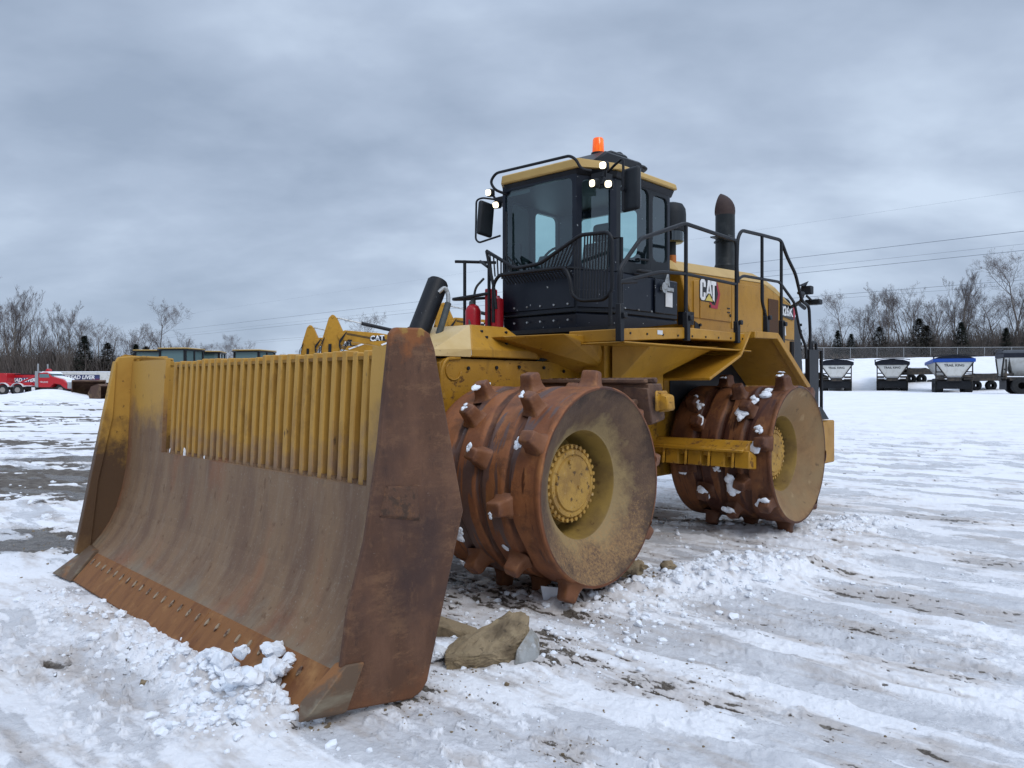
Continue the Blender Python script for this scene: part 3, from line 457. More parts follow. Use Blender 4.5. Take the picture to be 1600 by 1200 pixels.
# ---- front frame, cover, cylinder
f = MB(); f.prism([(-.42, 1.83), (-.36, 1.87), (1.05, 1.87), (1.42, 1.80), (1.62, 1.62), (1.62, .75), (-.42, .60)], 'x', -.56, .56)
for sg in (-1, 1):
    f.tube([(sg * .565, -.40, 1.2), (sg * .565, -.41, 1.76), (sg * .565, -.36, 1.865), (sg * .565, -.2, 1.875)], .018, 6, fillet=.06)
    f.tube([(sg * .565, -.27 + .085 * math.cos(a), 1.765 + .075 * math.sin(a)) for a in np.linspace(2.0, 6.283, 14)], .008, 6)
    arc = [(sg * .572, .1 + .82 * math.cos(a), .95 + .82 * math.sin(a)) for a in np.linspace(.35, 2.7, 22)]
f.cyl((-.8, 0, .89), .30, 1.6, 'x', 24)
front = f.build('front_frame', 'yelworn', ROOT, bev=.012)
b = MB()
for sg in (-1, 1):
    for (y, z) in ((-.10, 1.79), (.25, 1.80), (.55, 1.81), (.9, 1.81), (1.2, 1.78)): b.cyl((sg * .56, y, z), .016, .014 * sg, 'x', 8)
b.build('frame_bolts', 'black', ROOT)
f = MB(); f.hull([(sg * x, y, z) for sg in (-1, 1) for x, y, z in ((.60, -.09, 1.885), (.60, -.09, 1.955), (.60, .76, 1.885), (.60, .76, 1.965), (.36, .13, 2.185), (.36, .58, 2.185), (.5, .95, 1.885))])
cov = f.build('service_cover', 'yel', ROOT, bev=.008, smooth=0)
f = MB(); f.hull([(sg * x, y, z) for sg in (-1, 1) for x, y, z in ((.598, -.094, 1.885), (.598, -.094, 1.953))] + [(.36, .126, 2.183), (-.2, .126, 2.183), (.34, -.25, 2.03), (.56, -.48, 1.885), (.55, -.48, 1.94), (-.05, -.12, 2.0), (-.05, -.12, 1.885), (-.6, -.05, 1.88)])
f.build('front_cover_panel', 'yelpale', ROOT, bev=.006, smooth=0)
b = MB()
for y, z, x in ((.20, 2.125, .43), (.205, 2.07, .487), (.52, 2.13, .43), (.66, 2.05, .49), (.62, 2.02, .545), (.40, 2.02, .545)): b.cyl((x - .01, y, z), .012, .02, 'x', 8)
b.build('cover_bolts', 'black', ROOT)
f = MB(); f.hull([(sg * x, y, z) for sg in (-1, 1) for x, y, z in ((.42, -1.05, 1.45), (.42, -1.0, 1.68), (.50, -.40, 1.87), (.50, -.40, 1.0), (.42, -.95, 1.0))]); f.box(-.35, .35, -1.9, -.9, .55, .85)
for sg in (-1, 1): f.hull([(sg * x, y, z) for x in (.55, .72) for y, z in ((-1.88, .35), (-1.88, .7), (-.3, .55), (-.3, .85))])
f.build('push_frame', 'yel', ROOT, bev=.012)
cy = MB(); A = Vector((-.02, .085, 2.585)); B = Vector((-.02, -.42, 1.56)); D = (A - B).normalized()
cy.tube([B + D * .05, A], .098, 28); cy.tube([A - D * .012, A + D * .018], .085, 28); cy.tube([B + D * .55, B + D * .62], .112, 28)
cyl = cy.build('lift_cylinder', 'black', ROOT, smooth=40)
c = MB(); c.cyl((-.17, -.30, 1.90), .12, .34, 'x', 24); c.tube([(.1, -.30, 1.90), (.19, -.30, 1.90)], .07, 16); c.box(-.14, .14, -.36, -.22, 1.72, 2.08); c.build('cylinder_trunnion', 'grey', cyl, bev=.01)
c = MB(); c.tube([A + Vector((.085, -.07, -.10)), A + Vector((.12, -.02, -.05)), A + Vector((.15, -.01, -.12)), A + Vector((.155, -.015, -.20))], .019, 10, fillet=.03); c.build('hose_fitting', 'metal', cyl)
h = MB(); h.tube([A + Vector((.155, -.015, -.20)), (.14, .00, 2.22), (.13, -.06, 2.05), (.17, -.06, 1.93), (.28, -.02, 1.88), (.42, .0, 1.90), (.50, .0, 1.93)], .030, 12, fillet=.11); h.build('cylinder_hose', 'hose', ROOT)
h = MB(); h.tube([(.52, -.13, 1.92), (.42, -.30, 1.91), (.36, -.52, 1.84), (.28, -.75, 1.72)], .032, 12, fillet=.1); h.build('cover_hose', 'hose', ROOT)
# ---- drums
TEETH_F = [(1.70, 82), (1.62, 128), (1.80, 152), (1.35, 104), (1.0, 117), (1.1, 138), (1.32, 162), (1.58, 187), (1.1, 228), (1.55, 222), (1.82, 246), (1.7, 286), (1.8, 328), (1.75, 38), (1.3, 60), (1.0, 262), (1.32, 304), (1.38, 262), (1.32, 15), (1.0, 350), (1.02, 40), (1.8, 10), (1.05, 310)]
TEETH_R = [(1.80, 104), (1.68, 84), (1.05, 92), (.92, 136), (1.58, 140), (1.05, 154), (1.82, 168), (1.12, 212), (1.58, 200), (.95, 190), (1.38, 230), (1.80, 218), (1.8, 354), (1.8, 54), (1.38, 120), (1.35, 268), (1.75, 268), (1.35, 20), (1.0, 250), (1.0, 290), (1.0, 330), (1.38, 312), (1.0, 20), (1.8, 312), (1.3, 350)]
def tooth_mesh(h=.140, name='tooth'):
    m = MB(); st = [(0, .112, .100), (.018, .092, .080), (.05, .078, .068), (.09, .074, .062), (h - .016, .071, .058), (h - .004, .064, .051), (h, .048, .036)]; n = 20; vs = []
    for z, a, b in st:
        for k in range(n):
            t = 2 * math.pi * k / n; c, s = math.cos(t), math.sin(t); e_ = .36; vs.append((math.copysign(abs(c) ** e_, c) * a, math.copysign(abs(s) ** e_, s) * b, z))
    m.add(vs, [(i * n + k, i * n + (k + 1) % n, (i + 1) * n + (k + 1) % n, (i + 1) * n + k) for i in range(len(st) - 1) for k in range(n)] + [tuple((len(st) - 1) * n + k for k in range(n))]); return m
def drum(side, y0, teeth, dm, tm, fm, seed, roff=0.0):
    rng = random.Random(seed); m = MB(); X0, X1 = .70, 1.90; r = .75; R = r
    prof = [(X0, .30), (X0, .70), (X0 + .02, R - .01), (X0 + .05, R)]
    for t in np.linspace(.08, .96, 72):
        g_ = min(abs(t - .27), abs(t - .50), abs(t - .74)); prof.append((X0 + 1.2 * t, R - .004 - (.026 if g_ < .022 else (.014 if g_ < .034 else 0)) + .003 * math.sin(t * 19)))
    prof += [(X1 - .035, R), (X1 - .008, R - .002), (X1, R - .010), (X1, R - .026)]
    m.lathe(prof, (0, 0, 0), 'x', 96)
    vs = [];
    for (x, y, z) in m.v:
        q = math.hypot(y, z)
        if q > .70 and X0 + .08 < x < X1 - .06:
            a = math.atan2(z, y); k = 1 + .010 * math.sin(a * 3 + x * 5) * math.sin(x * 7) + .006 * math.sin(a * 11 + x * 9); y *= k; z *= k
        if q > .70: a = math.atan2(z, y); wv_ = max(0, min(1, (x - X0 - .02) / .12)) * max(0, min(1, (X1 - .03 - x) / .12)); x += wv_ * (.040 * math.sin(a * 2 + seed) + .018 * math.sin(a * 5 + 1.3 * seed))
        vs.append((x, y, z))
    m.v = vs
    if side < 0: m.v = [(-x, y, z) for x, y, z in m.v]
    d = m.build('drum_wheel', dm, ROOT, smooth=50, loc=(0, y0, .89))
    w = MB(); w.lathe([(X1 - .002, R - .024), (X1 - .016, R - .040), (X1 - .05, R - .10), (1.80, .56), (1.735, .46), (1.705, .428), (1.70, .415)], (0, 0, 0), 'x', 96)
    if side < 0: w.v = [(-x, y, z) for x, y, z in w.v]
    w.build('drum_face', fm, d, smooth=50)
    w = MB(); w.lathe([(1.70, .415), (1.69, .408), (1.50, .385), (1.38, .375), (1.38, .20)], (0, 0, 0), 'x', 64)
    if side < 0: w.v = [(-x, y, z) for x, y, z in w.v]
    w.build('wheel_well', 'tubein', d, smooth=40)
    w = MB(); w.lathe([(1.38, .27), (1.54, .27), (1.545, .302), (1.575, .302), (1.58, .265), (1.60, .262), (1.61, .255), (1.612, .225), (1.606, .222), (1.604, .216), (1.62, .208), (1.625, .12), (1.627, .001)], (0, 0, 0), 'x', 64)
    for k in range(32):
        a = 2 * math.pi * k / 32; w.cyl((1.575, .284 * math.cos(a), .284 * math.sin(a)), .0165, .026, 'x', 6)
    for k in range(10):
        a = 2 * math.pi * k / 10 + .2; w.cyl((1.60, .238 * math.cos(a), .238 * math.sin(a)), .009, .016, 'x', 6)
    w.cyl((1.625, -.06, .17), .018, .014, 'x', 10); w.cyl((1.625, .05, -.03), .014, .01, 'x', 8)
    if side < 0: w.v = [(-x, y, z) for x, y, z in w.v]
    w.build('hub', 'hub', d, smooth=40)
    for i, (x, a) in enumerate(teeth):
        t = TOOTH[tm].copy(); COL.objects.link(t); t.parent = d; th = R_(a); rad = Vector((0, math.cos(th), math.sin(th))); tan = Vector((0, -math.sin(th), math.cos(th))); ax = Vector((1, 0, 0))
        tw = R_(rng.uniform(-22, 22)); A_ = ax * math.cos(tw) + tan * math.sin(tw); B_ = rad.cross(A_); sc_ = rng.uniform(.82, .98)
        mt = Matrix((A_ * sc_, B_ * sc_, rad)).transposed().to_4x4(); mt.translation = Vector((x * side, 0, 0)) + rad * (r - .014); t.matrix_local = mt
    return d
TOOTH = {}
for k in ('toothF', 'toothR'):
    TOOTH[k] = tooth_mesh().build('tooth', k, None, smooth=45)
dF = drum(1, 0, TEETH_F, 'drumF', 'toothF', 'dishF', 1); dR = drum(1, 3.65, TEETH_R, 'drumR', 'toothR', 'dishR', 2)
dF2 = drum(-1, 0, [(x, (a + 25) % 360) for x, a in TEETH_F], 'drumF', 'toothF', 'dishF', 3); dR2 = drum(-1, 3.65, [(x, (a + 40) % 360) for x, a in TEETH_R], 'drumR', 'toothR', 'dishR', 4)
for k in TOOTH: bpy.data.objects.remove(TOOTH[k])
dF['label'] = 'orange rust front drum nearest the camera'; dR['label'] = 'dark rear drum dotted with snow patches'
def snowcap(d, x, a, rr, sz, seed, flat=.5):
    rng = random.Random(seed); th = R_(a); rad = Vector((0, math.cos(th), math.sin(th))); tan = Vector((0, -math.sin(th), math.cos(th))); ax = Vector((1, 0, 0)); m = MB()
    for k in range(5):
        vs, fs = lump(rng, sz * rng.uniform(.35, .75), .8, 2, .3); o = Vector((rng.uniform(-1, 1) * sz * .5, rng.uniform(-1, 1) * sz * .7, 0))
        m.add([ax * (v[0] + o.x + x) + tan * (v[1] + o.y) + rad * (v[2] * flat + rr) for v in vs], fs)
    m.build('snow_patch', 'snow', d, smooth=60)
for i, (x, a, rr, sz) in enumerate([(1.72, 154, .84, .05), (1.60, 130, .90, .035), (1.02, 119, .86, .07), (.93, 112, .80, .07), (1.33, 160, .905, .03), (1.12, 139, .905, .035), (1.58, 189, .90, .03), (1.10, 206, .80, .07), (1.48, 214, .75, .03), (1.02, 226, .84, .05)]): snowcap(dF, x, a, rr, sz, 50 + i)
for i, (x, a, rr, sz) in enumerate([(1.05, 96, .85, .05), (.95, 133, .82, .07), (1.02, 140, .80, .06), (1.05, 152, .80, .08), (1.55, 143, .80, .10), (1.62, 132, .80, .06), (1.80, 168, .82, .09), (1.78, 158, .80, .06), (1.12, 210, .84, .10), (1.50, 200, .83, .12), (1.35, 226, .84, .11), (1.77, 217, .80, .08), (.93, 190, .84, .08), (1.70, 118, .76, .08), (1.68, 86, .90, .04), (1.80, 106, .90, .05), (1.3, 190, .75, .05)]): snowcap(dR, x, a, rr, sz, 80 + i, .6)
# ---- cleaner bars and step bar
c = MB(); c.box(.60, 1.80, .78, .98, 1.52, 1.66); c.box(.62, 1.78, .74, .80, 1.66, 1.70); c.box(.62, 1.78, .90, .95, 1.66, 1.71)
for k in range(12): c.cyl((.70 + k * .092, .84 + .02 * (k % 2), 1.655), .022, .055, 'z', 6)
c.hull([(1.55, .78, 1.30), (1.83, .78, 1.32), (1.82, 1.0, 1.36), (1.55, 1.0, 1.3), (1.55, .76, 1.64), (1.80, .76, 1.62), (1.78, 1.02, 1.64), (1.55, 1.02, 1.66)])
cb = c.build('cleaner_bar', 'rust', ROOT, bev=.01)
c = MB(); c.box(1.835, 1.86, .80, .98, 1.43, 1.60); c.hull([(1.84, .84, 1.42), (1.93, .86, 1.44), (1.84, 1.0, 1.42), (1.93, .98, 1.44), (1.84, .84, 1.58), (1.92, .86, 1.56), (1.84, 1.0, 1.58), (1.92, .98, 1.56)]); c.build('cleaner_block', 'yelworn', cb, bev=.012)
for k in range(7):
    c = MB(); x = .72 + k * .155; c.hull([(x - .05, .72, 1.53), (x + .05, .72, 1.53), (x - .05, .60, 1.42), (x + .05, .60, 1.42), (x - .05, .66, 1.36), (x + .05, .66, 1.36), (x - .05, .80, 1.52), (x + .05, .80, 1.52)]); c.build('cleaner_finger', 'rust', cb, bev=.008)
c = MB(); c.prism([(2.72, 1.00), (2.82, 1.07), (3.0, 1.06), (3.0, .90), (2.74, .90)], 'x', .60, 1.72)
c.prism([(2.66, .985), (2.72, 1.005), (2.72, .975), (2.66, .955)], 'x', .60, 1.71)
sb = c.build('rear_cleaner_bar', 'yelbar', ROOT, bev=.008)
for k in range(4):
    x = .80 + k * .27; c = MB(); c.hull([(x, 2.70, .98), (x + .16, 2.70, .98), (x, 2.68, .80), (x + .16, 2.68, .80), (x, 2.86, .78), (x + .16, 2.86, .78), (x, 2.86, .92), (x + .16, 2.86, .92)]); c.tube([(x - .012, 2.69, 1.0), (x - .012, 2.66, .80)], .018, 6); c.build('cleaner_finger', 'yelbar', sb, bev=.01)
# ---- rear frame, articulation, deck
f = MB(); f.hull([(sg * x, y, z) for sg in (-1, 1) for x, y, z in ((.55, 1.75, 2.0), (.55, 1.75, .80), (.62, 2.4, .62), (.62, 6.3, .62), (.62, 6.3, 2.1), (.62, 2.2, 2.1))]); f.cyl((-.75, 3.65, .89), .30, 1.5, 'x', 24)
f.box(-.45, .45, 1.30, 1.9, .70, .95); f.box(-.45, .45, 1.30, 1.9, 1.35, 1.6)
f.build('rear_frame', 'yeldirt', ROOT, bev=.012)
f = MB(); f.hull([(sg * x, y, z) for sg in (-1, 1) for x, y, z in ((.62, .27, 2.075), (.95, .72, 2.105), (.98, 1.02, 2.105), (.98, 1.22, 2.075), (.98, 1.10, 2.0), (.92, 1.42, 1.80), (.40, 1.42, 1.75), (.62, .30, 2.05))])
f.build('cab_support', 'yel', ROOT, bev=.006, smooth=0)
f = MB()
for sg in (-1, 1):
    f.hull([(sg * x, y, z) for x in (.72, .98) for y, z in ((1.30, 2.03), (1.30, 1.66), (1.42, 1.60), (2.35, 1.60), (2.35, 2.03))])
    f.hull([(sg * x, y, z) for x, y, z in ((1.02, 1.36, 2.02), (1.30, 1.60, 2.02), (1.30, 2.95, 2.06), (1.02, 1.36, 1.62), (.98, 1.85, 1.62), (1.0, 2.95, 2.04))])
    f.tube([(sg * 1.0, 1.52, 2.0), (sg * 1.01, 1.44, 1.86), (sg * 1.0, 1.42, 1.64)], .012, 6)
f.build('deck_gusset', 'yel', ROOT, bev=.008, smooth=0)
f = MB()
for sg in (-1, 1):
    f.hull([(sg * x, y, z) for x, y, z in ((1.40, .98, 2.145), (1.40, .98, 2.035), (1.40, 2.1, 2.215), (1.40, 2.1, 2.105), (.80, .98, 2.145), (.80, .98, 2.035), (.80, 2.1, 2.215), (.80, 2.1, 2.105))])
    f.hull([(sg * x, y, z) for x, y, z in ((1.40, 2.105, 2.215), (1.40, 2.105, 2.105), (1.40, 3.45, 2.215), (1.40, 3.45, 2.125), (.60, 2.105, 2.215), (.60, 2.105, 2.105), (.60, 3.45, 2.215), (.60, 3.45, 2.125))])
    f.box(*sorted((sg * .78, sg * 1.44)), .96, 3.45, 2.015, 2.032); f.cyl((sg * 1.05, 1.18, 2.035), .10, .10, 'z', 24)
f.build('side_deck', 'yel', ROOT, bev=.007, smooth=0)
f = MB()
for sg in (1, -1):
    a, b = sorted((sg * .66, sg * 1.46)); f.sheet([(2.45, 1.72), (3.15, 1.98), (3.38, 2.235), (4.02, 2.245), (4.95, 1.66)], 'x', a, b, -.03)
    f.sheet([(3.40, 2.24), (4.02, 2.25), (4.98, 1.64)], 'x', *sorted((sg * 1.42, sg * 1.50)), -.075)
    f.box(*sorted((sg * .62, sg * .66)), 2.9, 5.0, 1.5, 2.24)
f.build('rear_fender', 'yel', ROOT, bev=.006, smooth=0)
f = MB()
for sg in (1, -1): f.box(*sorted((sg * .665, sg * .672)), 3.0, 4.9, 1.35, 1.98)
f.build('fender_dark_sheet', 'black', ROOT)  # black sheet put in for the dark inside of the fender arch
# ---- hood
hp = [(3.12, 3.02), (3.35, 3.09), (5.3, 3.155), (5.62, 3.13), (6.15, 2.90), (6.42, 2.80), (6.42, 2.0), (3.42, 2.0), (3.42, 2.42)]
f = MB(); f.prism(hp, 'x', -.62, .62); v = f.v; f.v = [(x * (1.13 if z < 2.96 + .02 else 1.0) if z < 2.999 else x, y, z) for x, y, z in v]
f = MB()
lowz = [(3.17, 2.95), (5.35, 3.02), (5.75, 2.99), (6.42, 2.73), (6.42, 2.02), (3.44, 2.02), (3.44, 2.42)]
f.prism(lowz, 'x', -.70, .70)
hood = f.build('engine_hood', 'yel', ROOT, bev=.01, smooth=0)
f = MB(); f.hull([(sg * x, y, z) for sg in (-1, 1) for x, y, z in ((.705, 3.15, 2.955), (.56, 3.2, 3.10), (.705, 5.33, 3.024), (.56, 5.33, 3.17), (.56, 3.05, 3.0))]); f.hull([(sg * x, y, z) for sg in (-1, 1) for x, y, z in ((.705, 5.335, 3.024), (.56, 5.335, 3.168), (.705, 5.76, 2.995), (.56, 5.72, 3.12), (.705, 6.44, 2.735), (.60, 6.44, 2.84))])
f.build('hood_top', 'roofyel', hood, bev=.01, smooth=0)
g = MB()
for (y0, y1, z0, z1) in ((3.62, 4.42, 2.44, 2.93), (4.56, 5.30, 2.30, 2.97), (3.47, 3.60, 2.44, 2.90)):
    g.hull([(x, y, z) for x in (.701, .714) for y, z in ((y0, z0), (y1, z0), (y1, z1), (y0, z1 - .03))])
g.box(.701, .712, 4.435, 4.545, 2.36, 2.96)
g.build('hood_door', 'yel', hood, bev=.005, smooth=0)
g = MB(); g.box(.700, .712, 5.52, 5.84, 2.30, 2.83); g.build('side_grille', 'grille', hood)
g = MB(); g.box(.702, .708, 3.62, 6.4, 2.288, 2.296); g.box(.702, .712, 5.36, 5.372, 2.02, 3.0); g.box(.702, .71, 5.90, 5.91, 2.1, 2.90)
for y, z in ((3.85, 2.60), (4.38, 2.52), (5.1, 2.33), (3.62, 2.36)): g.cyl((.705, y, z), .018, .02, 'x', 8)
g.box(.713, .72, 4.30, 4.37, 2.60, 2.615); g.box(.713, .72, 4.30, 4.37, 2.55, 2.565); g.build('hood_seams', 'black', hood)
b = MB(); b.box(.60, .72, 3.30, 3.46, 2.35, 2.50); b.hull([(x, y, z) for x in (.60, .71) for y, z in ((3.5, 2.20), (3.5, 2.40), (3.62, 2.36), (3.62, 2.16))]); b.build('hood_hinge', 'black', hood)
# logo: C A T with the yellow triangle and the red half hexagon
def flat(name, m, polys, x, parent, y0, z0, sc_, th=.003):
    g = MB()
    for P in polys: g.prism([(y0 + a * sc_, z0 + b_ * (sc_ if sc_ != .40 else .25)) for a, b_ in P], 'x', x, x + th)
    return g.build(name, m, parent, smooth=0)
def cat_logo(parent, x, y0, z0, k):
    C_ = [[(0, .12), (.08, 0), (.24, 0), (.32, .12), (.32, .38), (.20, .38), (.20, .16), (.12, .16)], [(0, .12), (.12, .16), (.12, .84), (0, .88)], [(0, .88), (.12, .84), (.20, .84), (.20, .64), (.32, .64), (.32, .88), (.24, 1), (.08, 1)]]
    A_ = [[(.36, .22), (.46, 1), (.62, 1), (.72, .22), (.60, .40), (.54, .80), (.48, .40)], [(.47, .36), (.61, .36), (.54, .48)]]
    T_ = [[(.66, .80), (.98, .80), (.98, 1), (.66, 1)], [(.76, .80), (.76, .10), (.88, -.02), (.88, .80)]]
    Y_ = [[(.30, 0), (.54, .34), (.78, 0)]]
    flat('logo_backing', 'ltblack', [[(-.04, .10), (.06, -.05), (.92, -.05), (1.02, .78), (1.02, 1.04), (.06, 1.04), (-.04, .9)], [(.58, -.10), (.92, -.16), (1.14, .42), (1.04, .94), (.9, .9)]], x, parent, y0, z0, k)
    flat('logo_hexagon', 'ltred', [[(1.06, 1.0), (1.26, .42), (1.12, .42), (1.02, .80)], [(1.26, .42), (1.08, -.32), (.96, -.16), (1.12, .42)], [(1.08, -.32), (.68, -.32), (.74, -.16), (.96, -.16)], [(.68, -.32), (.58, -.05), (.68, -.05), (.74, -.16)]], x + .001, parent, y0, z0, k)
    flat('logo_letters', 'ltwhite', C_ + A_ + T_, x + .004, parent, y0, z0, k); flat('logo_triangle', 'ltyel', Y_, x + .0055, parent, y0, z0, k)
cat_logo(hood, .714, 3.61, 2.66, .40)
# number on the tail of the hood
flat('number_backing', 'ltblack', [[(0, 0), (1, -.10), (1.10, .14), (1.04, .38), (0, .42)]], .711, hood, 5.93, 2.62, .42); flat('number_flash', 'ltred', [[(1.02, -.08), (1.16, .12), (1.08, .36), (.98, .36)]], .7125, hood, 5.93, 2.62, .42)
Mx = Matrix(((0, 0, 1, .716), (1, 0, 0, 6.12), (0, 1, 0, 2.69), (0, 0, 0, 1)))
text_mesh('826K', 'number_letters', 'ltwhite', hood, .185, Mx, .002, .006)
flat('white_sticker', 'white', [[(0, 0), (.5, -.05), (.34, .75), (.12, .8)]], .711, hood, 5.97, 2.36, .25)
# rear radiator guard and rear end
g = MB(); g.hull([(sg * x, y, z) for sg in (-1, 1) for x, y, z in ((.66, 6.44, 2.70), (.66, 6.44, 1.2), (.66, 6.92, 1.2), (.62, 6.80, 2.62))]); rg = g.build('radiator_guard', 'black', ROOT, bev=.015)
g = MB()
for k in range(14): g.box(-.60, .60, 6.93, 6.95, 1.3 + k * .095, 1.34 + k * .095)
g.build('guard_louvres', 'grey', rg)
g = MB(); g.tube([(.5, 6.3, 2.84), (.5, 6.35, 2.95), (.5, 6.7, 2.9), (.5, 6.75, 2.78)], .02, 8, fillet=.06); g.tube([(.60, 6.5, 2.78), (.64, 6.72, 2.86), (.66, 6.9, 2.80)], .03, 8); g.build('rear_hoses', 'black', ROOT)
g = MB(); g.box(1.12, 1.26, 5.60, 5.70, 2.86, 2.97); g.box(1.12, 1.32, 5.74, 5.86, 2.73, 2.80); g.tube([(1.38, 4.9, 2.80), (1.20, 5.5, 2.86), (1.0, 5.9, 2.80), (.66, 6.3, 2.75)], .025, 8); g.tube([(1.20, 5.6, 2.84), (1.22, 5.8, 2.76)], .02, 6); g.hull([(1.1, 5.55, 2.98), (1.24, 5.6, 3.04), (1.15, 5.7, 2.96), (1.2, 5.5, 2.95)]); g.build('rear_lamp', 'grey', ROOT, bev=.01)
g = MB(); g.box(-1.25, 1.48, 5.45, 5.85, .62, 1.18); g.box(-.6, .6, 5.8, 6.9, .7, 1.3); g.build('rear_bumper', 'yel', ROOT, bev=.015)
g = MB(); g.box(1.36, 1.42, 5.15, 5.45, 1.18, 2.10); g.tube([(1.39, 5.30, 2.08), (1.39, 5.30, 2.20), (1.39, 5.44, 2.20), (1.39, 5.44, 2.08)], .02, 8, fillet=.05); g.tube([(1.39, 5.62, 1.2), (1.39, 5.62, 2.1), (1.39, 5.44, 2.1)], .022, 8); g.hull([(1.3, 5.2, 1.2), (1.5, 5.2, 1.2), (1.3, 5.6, 1.2), (1.5, 5.6, 1.2), (1.34, 5.25, 1.36), (1.44, 5.25, 1.36), (1.34, 5.5, 1.36), (1.44, 5.5, 1.36)]); g.tube([(1.25, 5.0, 1.65), (1.25, 5.0, 2.2)], .03, 8); g.build('rear_light_post', 'black', ROOT, bev=.008)
# ---- exhaust, precleaner
g = MB(); g.cyl((0, 5.65, 3.12), .150, .24, 'z', 32); g.lathe([(.24, .150), (.27, .138), (.97, .138)], (0, 5.65, 3.12), 'z', 32); g.cyl((0, 5.65, 3.70), .16, .015, 'z', 24)
g.box(-.05, .22, 5.3, 5.5, 3.725, 3.745); ex = g.build('exhaust_stack', 'exh', ROOT, smooth=40)
g = MB(); hd = Vector((-.74, .67, 0)); vs = []; nr = 9; c0 = Vector((0, 5.65, 4.09)); hd = Vector((-S2[0] * 0 - .7405, -.672, 0))   # the elbow folds about the rim away from the guard
hd = Vector((-.98, -.2, 0)).normalized()
for i in range(nr):
    a = R_(72) * i / (nr - 1); hinge = c0 + hd * .138 + Vector((0, 0, 0)); side_ = hd.cross(Vector((0, 0, 1)))
    for k in range(28):
        t = 2 * math.pi * k / 28; p = -hd * (.138 + .138 * math.cos(t)) + side_ * .138 * math.sin(t); d_ = p.dot(-hd); sc2 = 1 + .08 * math.sin(math.pi * i / (nr - 1))
        vs.append(hinge + (-hd) * d_ * math.cos(a) * sc2 + Vector((0, 0, 1)) * d_ * math.sin(a) * 1.22 + side_ * p.dot(side_))
g.add(vs, [(i * 28 + k, i * 28 + (k + 1) % 28, (i + 1) * 28 + (k + 1) % 28, (i + 1) * 28 + k) for i in range(nr - 1) for k in range(28)]); g.build('exhaust_elbow', 'exhrust', ex, smooth=60)
g = MB(); g.cyl((-.22, 6.2, 3.0), .14, .55, 'z', 24); g.lathe([(.55, .14), (.62, .10), (.63, .001)], (-.22, 6.2, 3.0), 'z', 24); g.build('intake_stack', 'exh', ROOT)
g = MB(); g.lathe([(0, .02), (.01, .135), (.12, .14), (.125, .165), (.16, .172), (.34, .172), (.40, .165), (.46, .13), (.485, .06), (.49, .001)], (.30, 3.67, 3.40), 'z', 32); g.cyl((.30, 3.67, 3.0), .05, .42, 'z', 16); pc = g.build('air_precleaner', 'grey', ROOT, smooth=40)
g = MB(); g.lathe([(-.02, .001), (-.02, .12), (.0, .143), (.115, .145)], (.30, 3.67, 3.405), 'z', 32); g.build('dust_bowl', glass('bowl_glass', (.5, .45, .42)), pc)
g = MB(); g.cyl((.55, 3.26, 3.06), .045, .10, 'z', 16); g.build('filler_cap', mat('orange_cap', (.42, .13, .03), rough=.5), ROOT)
# ---- cab
P6 = [(-.45, 1.42), (.55, 1.42), (.77, 1.80), (.79, 2.80), (-.79, 2.80), (-.72, 1.76)]; P6B = P6[:3] + [(.80, 2.95), (-.80, 2.95), P6[5]]
def plan(pts, k=1.0, c=(0, 2.2), dx=0): return [(c[0] + (p[0] - c[0]) * k, c[1] + (p[1] - c[1]) * k) for p in pts]
f = MB(); f.prism(P6B, 'z', 2.37, 2.80)
f.hull([(x, y, 2.365) for x, y in P6B] + [(x * .98, y + .02, 2.20) for x, y in P6[:3]] + [(-.75, 1.82, 2.20), (.80, 2.95, 2.33), (-.80, 2.95, 2.33)])
cab = f.build('cab', 'navy', ROOT, bev=.012, smooth=0)
f = MB()
def wallframe(fr, gl, A, B, z0, z1, l, r, b, t, rad=.07, th=.045, lift=0):
    A = Vector((*A, 0)); B = Vector((*B, 0)); L = (B - A).length; d = (B - A) / L; n = Vector((d.y, -d.x, 0)); oc = [(0, z0), (L, z0), (L, z1), (0, z1)]; ic = []
    for ci, (cx_, cz_, a0) in enumerate(((l + rad, z0 + b + rad, math.pi), (L - r - rad, z0 + b + rad, 1.5 * math.pi), (L - r - rad, z1 - t - rad, 0), (l + rad, z1 - t - rad, .5 * math.pi))):
        for k in range(5): a = a0 + k * math.pi / 8; ic.append((ci, cx_ + rad * math.cos(a), cz_ + rad * math.sin(a)))
    m = len(ic); V = []
    for off in (.0, -th):
        V += [A + d * p[0] + Vector((0, 0, p[1])) + n * off for p in oc] + [A + d * p[1] + Vector((0, 0, p[2])) + n * off for p in ic]
    F = []; Q = 4 + m
    for s_ in (0, Q):
        for i in range(m):
            j = (i + 1) % m
            if ic[i][0] == ic[j][0]: F.append((s_ + ic[i][0], s_ + 4 + i, s_ + 4 + j))
            else: F.append((s_ + ic[i][0], s_ + 4 + i, s_ + 4 + j, s_ + ic[j][0]))
    F += [(4 + i, 4 + (i + 1) % m, Q + 4 + (i + 1) % m, Q + 4 + i) for i in range(m)] + [(i, (i + 1) % 4, Q + (i + 1) % 4, Q + i) for i in range(4)]
    fr.add(V, F)
    g = MB(); g.add([A + d * p[1] + Vector((0, 0, p[2])) + n * (-.018) for p in ic] , [tuple(range(m))]); return g
ws = {}
ws['windshield'] = wallframe(f, None, P6[0], P6[1], 2.80, 3.78, .035, .05, .04, .05)
ws['corner_window'] = wallframe(f, None, P6[1], P6[2], 2.80, 3.78, .06, .07, .01, .08, .05)
f2 = MB()
ws['door_window'] = wallframe(f2, None, P6[2], (.787, 2.41), 2.80, 3.78, .07, .03, .12, .06)
f3 = MB(); ws['side_window'] = wallframe(f3, None, (.787, 2.412), P6[3], 2.80, 3.78, .04, .05, .18, .09)
